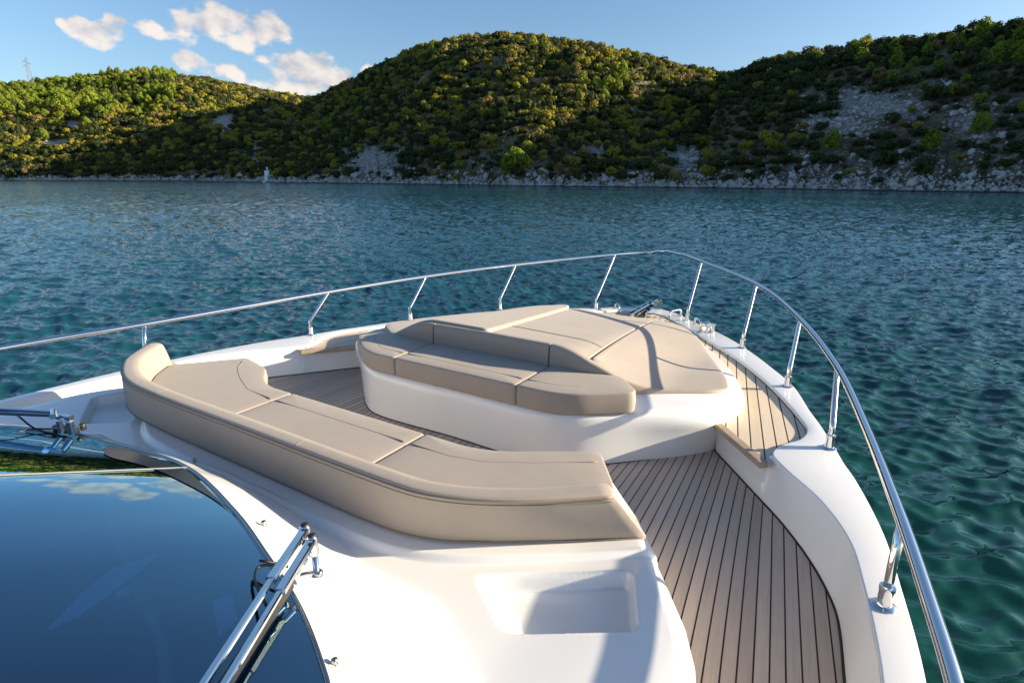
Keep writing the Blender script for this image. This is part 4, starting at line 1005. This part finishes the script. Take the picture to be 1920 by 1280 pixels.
for i, (px, py, k, s) in enumerate(HANDP):
    t = px_to_hill(px, py)
    if t: veg(t[2], t[3], t[4], k, s * max(1, t[1] / 330) ** .8, i * 1.3, 1.0, px, py, HL.get(i))

def gn_scatter(name, pts, sc, rot, idx, coll, label, cat):
    me = bpy.data.meshes.new(name); me.vertices.add(len(pts)); me.vertices.foreach_set('co', np.asarray(pts, np.float32).ravel())
    for nm, ty, arr in (('sc', 'FLOAT_VECTOR', sc), ('rz', 'FLOAT_VECTOR', rot)):
        a = me.attributes.new(nm, ty, 'POINT'); a.data.foreach_set('vector', np.asarray(arr, np.float32).ravel())
    a = me.attributes.new('idx', 'INT', 'POINT'); a.data.foreach_set('value', np.asarray(idx, np.int32)); me.update()
    o = bpy.data.objects.new(name, me); COL.objects.link(o)
    ng = bpy.data.node_groups.new(name + '_nodes', 'GeometryNodeTree'); ng.interface.new_socket('Geometry', in_out='INPUT', socket_type='NodeSocketGeometry'); ng.interface.new_socket('Geometry', in_out='OUTPUT', socket_type='NodeSocketGeometry')
    N = ng.nodes; gi_ = N.new('NodeGroupInput'); go_ = N.new('NodeGroupOutput'); ip = N.new('GeometryNodeInstanceOnPoints'); ci = N.new('GeometryNodeCollectionInfo')
    ci.inputs['Collection'].default_value = coll; ci.inputs['Separate Children'].default_value = True; ci.inputs['Reset Children'].default_value = True
    def at(nm, ty): q = N.new('GeometryNodeInputNamedAttribute'); q.data_type = ty; q.inputs['Name'].default_value = nm; return q.outputs['Attribute']
    L = ng.links.new; L(gi_.outputs[0], ip.inputs['Points']); L(ci.outputs[0], ip.inputs['Instance']); ip.inputs['Pick Instance'].default_value = True
    L(at('idx', 'INT'), ip.inputs['Instance Index']); L(at('sc', 'FLOAT_VECTOR'), ip.inputs['Scale'])
    e2r = N.new('FunctionNodeEulerToRotation'); L(at('rz', 'FLOAT_VECTOR'), e2r.inputs[0]); L(e2r.outputs[0], ip.inputs['Rotation'])
    L(ip.outputs[0], go_.inputs[0]); md = o.modifiers.new('scatter', 'NODES'); md.node_group = ng
    tag(o, label, cat, kind='stuff'); return o
s = SC['s'][rest]; z0 = np.zeros(rest.sum())
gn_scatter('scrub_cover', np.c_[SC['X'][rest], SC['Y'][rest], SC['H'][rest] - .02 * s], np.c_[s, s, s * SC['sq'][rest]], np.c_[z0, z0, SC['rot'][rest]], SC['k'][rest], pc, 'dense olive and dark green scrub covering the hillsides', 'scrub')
print('vegetation', len(app), 'pines', int((SC['k'] == 5).sum()))

# shore rocks ------------------------------------------------------------------
rc = bpy.data.collections.new('rock_kinds')
for i in range(5):
    bm = bmesh.new(); bmesh.ops.create_icosphere(bm, subdivisions=3, radius=1); r = np.random.default_rng(40 + i); ax = [r.normal(size=3) for _ in range(9)]; ds = [.45 + .4 * r.random() for _ in range(9)]
    for v in bm.verts:
        p_ = np.array(v.co)
        for a, d in zip(ax, ds):
            a = a / np.linalg.norm(a); t = p_ @ a
            if t > d: p_ = p_ - a * (t - d)
        p_ = p_ * (1 + r.normal(0, .02)); v.co = Vector(p_ * (1, .75, .7))
    me = bpy.data.meshes.new('rock_mesh'); bm.to_mesh(me); bm.free(); me.materials.append(M['rock']); rc.objects.link(bpy.data.objects.new('rock_kind_%d' % i, me))
r = np.random.default_rng(77); N = 9000
A = r.uniform(pxA(-60), pxA(1990), N); rs = np.interp(A, sh_az, sh_r) + (fbm(A * 60, A * 0 + 3, 4) - .5) * 8 * np.clip(np.interp(A, sh_az, sh_r) / 250, .5, 1.5) + (fbm(A * 260, A * 0 + 9, 3) - .5) * 3 * np.clip(np.interp(A, sh_az, sh_r) / 250, .5, 1.5)
Rr = rs + r.exponential(1.5, N) - .9
X, Y, H = terrain(A, Rr); H = np.maximum(H, -.1); s = np.clip(np.exp(r.normal(-.60, .6, N)), .15, 2.4) * np.clip(rs / 260, .7, 1.5)
# outcrops up the slopes
N2 = 60000; A2 = r.uniform(pxA(-60), pxA(1990), N2); rs2 = np.interp(A2, sh_az, sh_r); R2 = rs2 + r.random(N2) ** 1.3 * 280; X2, Y2, H2 = terrain(A2, R2); rk = rockness(A2, R2, X2, Y2, H2) + (fbm(X2 * .42, Y2 * .42, 3) - .5) * .5
k2 = (rk > .40 + .25 * r.random(N2)) & (H2 > 2); s2_ = np.clip(np.exp(r.normal(-1.0, .6, k2.sum())), .12, 1.9)
pts = np.r_[np.c_[X, Y, H], np.c_[X2[k2], Y2[k2], H2[k2]]]; ss = np.r_[s, s2_]; n = len(ss)
gn_scatter('shore_rocks', pts, np.c_[ss, ss, ss * r.uniform(.6, 1.3, n)], r.uniform(-.5, .5, (n, 3)) + np.c_[np.zeros(n), np.zeros(n), r.random(n) * 6.28], r.integers(0, 5, n), rc, 'pale grey limestone boulders along the waterline and on the slopes', 'rocks')

# light beacon on the shore ------------------------------------------------------
t = px_to_hill(503, 338); bx = np.array((t[2], t[3], .3))
bcn = bpy.data.objects.new('light_beacon', None); COL.objects.link(bcn); bcn.location = tuple(bx); tag(bcn, 'small white harbour light tower on the rocky shoreline', 'beacon')
u_ = FH
def prism(w0, w1, z0_, z1_, seg=4, rot=0):
    V = [(w * math.cos(rot + math.pi / 4 + k * 2 * math.pi / seg), w * math.sin(rot + math.pi / 4 + k * 2 * math.pi / seg), z) for w, z in ((w0, z0_), (w1, z1_)) for k in range(seg)]
    return np.array(V), [(k, (k + 1) % seg, seg + (k + 1) % seg, seg + k) for k in range(seg)] + [tuple(range(seg))[::-1], tuple(range(seg, 2 * seg))]
mesh('tower', *join([prism(2.1, 1.75, 0, 6.2, 4, YAW), prism(1.95, 1.95, 6.2, 6.5, 4, YAW)]), M['white_paint'], bcn, smooth=False)
mesh('plinth', *join([prism(3.4, 3.2, -1.0, .6, 4, YAW), boxbar((0, 0, .3), (4.2 * RT[0], 4.2 * RT[1], .3), 1.8, .9)]), M['white_paint'], bcn, smooth=False)
mesh('lantern', *join([prism(.28, .28, 6.5, 7.8, 10), prism(.5, .4, 7.8, 8.4, 10)]), M['white_paint'], bcn, smooth=False)

# lattice pylons -------------------------------------------------------------------
def pylon(px, py, topy, dist, label, w0=3.4):
    a = px_azel(px, py)[0]; c = np.array((CAM[0], CAM[1], 0)) + (RT * math.sin(a) + FH * math.cos(a)) * dist
    X, Y, H = terrain(np.array([a]), np.array([float(dist)])); c[2] = H[0] - .5
    top = CAM[2] + dist * math.tan(px_azel(px, topy)[1]); h = top - c[2]; parts = []
    def bar(p, q, r=.11): parts.append(tube([c + p, c + q], r, 4, False))
    W = lambda z: w0 * (1 - z / h * .86) if z < h else .2
    lv_ = [h * k for k in (0, .16, .31, .44, .55, .65, .74, .82, .9, .97)]
    for s1_ in (-1, 1):
        for s2__ in (-1, 1): bar(np.array((s1_ * W(0), s2__ * W(0), 0)), np.array((s1_ * W(lv_[-1]), s2__ * W(lv_[-1]), lv_[-1])), .14)
    for z0_, z1_ in zip(lv_[:-1], lv_[1:]):
        for k in range(4):
            q = [(-1, -1), (1, -1), (1, 1), (-1, 1)]; (a1, b1_), (a2, b2) = q[k], q[(k + 1) % 4]
            bar(np.array((a1 * W(z0_), b1_ * W(z0_), z0_)), np.array((a2 * W(z1_), b2 * W(z1_), z1_)), .08); bar(np.array((a2 * W(z0_), b2 * W(z0_), z0_)), np.array((a1 * W(z1_), b1_ * W(z1_), z1_)), .08)
    bar(np.array((0, 0, h * .9)), np.array((0, 0, h)), .14)
    py_ = mesh('lattice_pylon', *join(parts), M['galv']); parts = []
    for z, s_, ln in ((.86, -1, .11), (.74, -1, .12), (.80, 1, .11)):
        p0 = np.array((0, 0, h * z)); p1 = p0 + RT * s_ * ln * h; p2 = p0 + (0, 0, .03 * h)
        parts += [tube([c + p0, c + p1], .13, 4), tube([c + p2, c + p1], .09, 4), tube([c + p1, c + p1 - (0, 0, 1.3)], .12, 5)]
    mesh('crossarm', *join(parts), M['galv'], py_); tag(py_, label, 'pylon')
pylon(66, 190, 107, 1000, 'tall grey lattice pylon rising over the pines on the left hill')
pylon(211, 160, 122, 1090, 'distant thin pylon tip behind the crest of the left hill', 2.2)
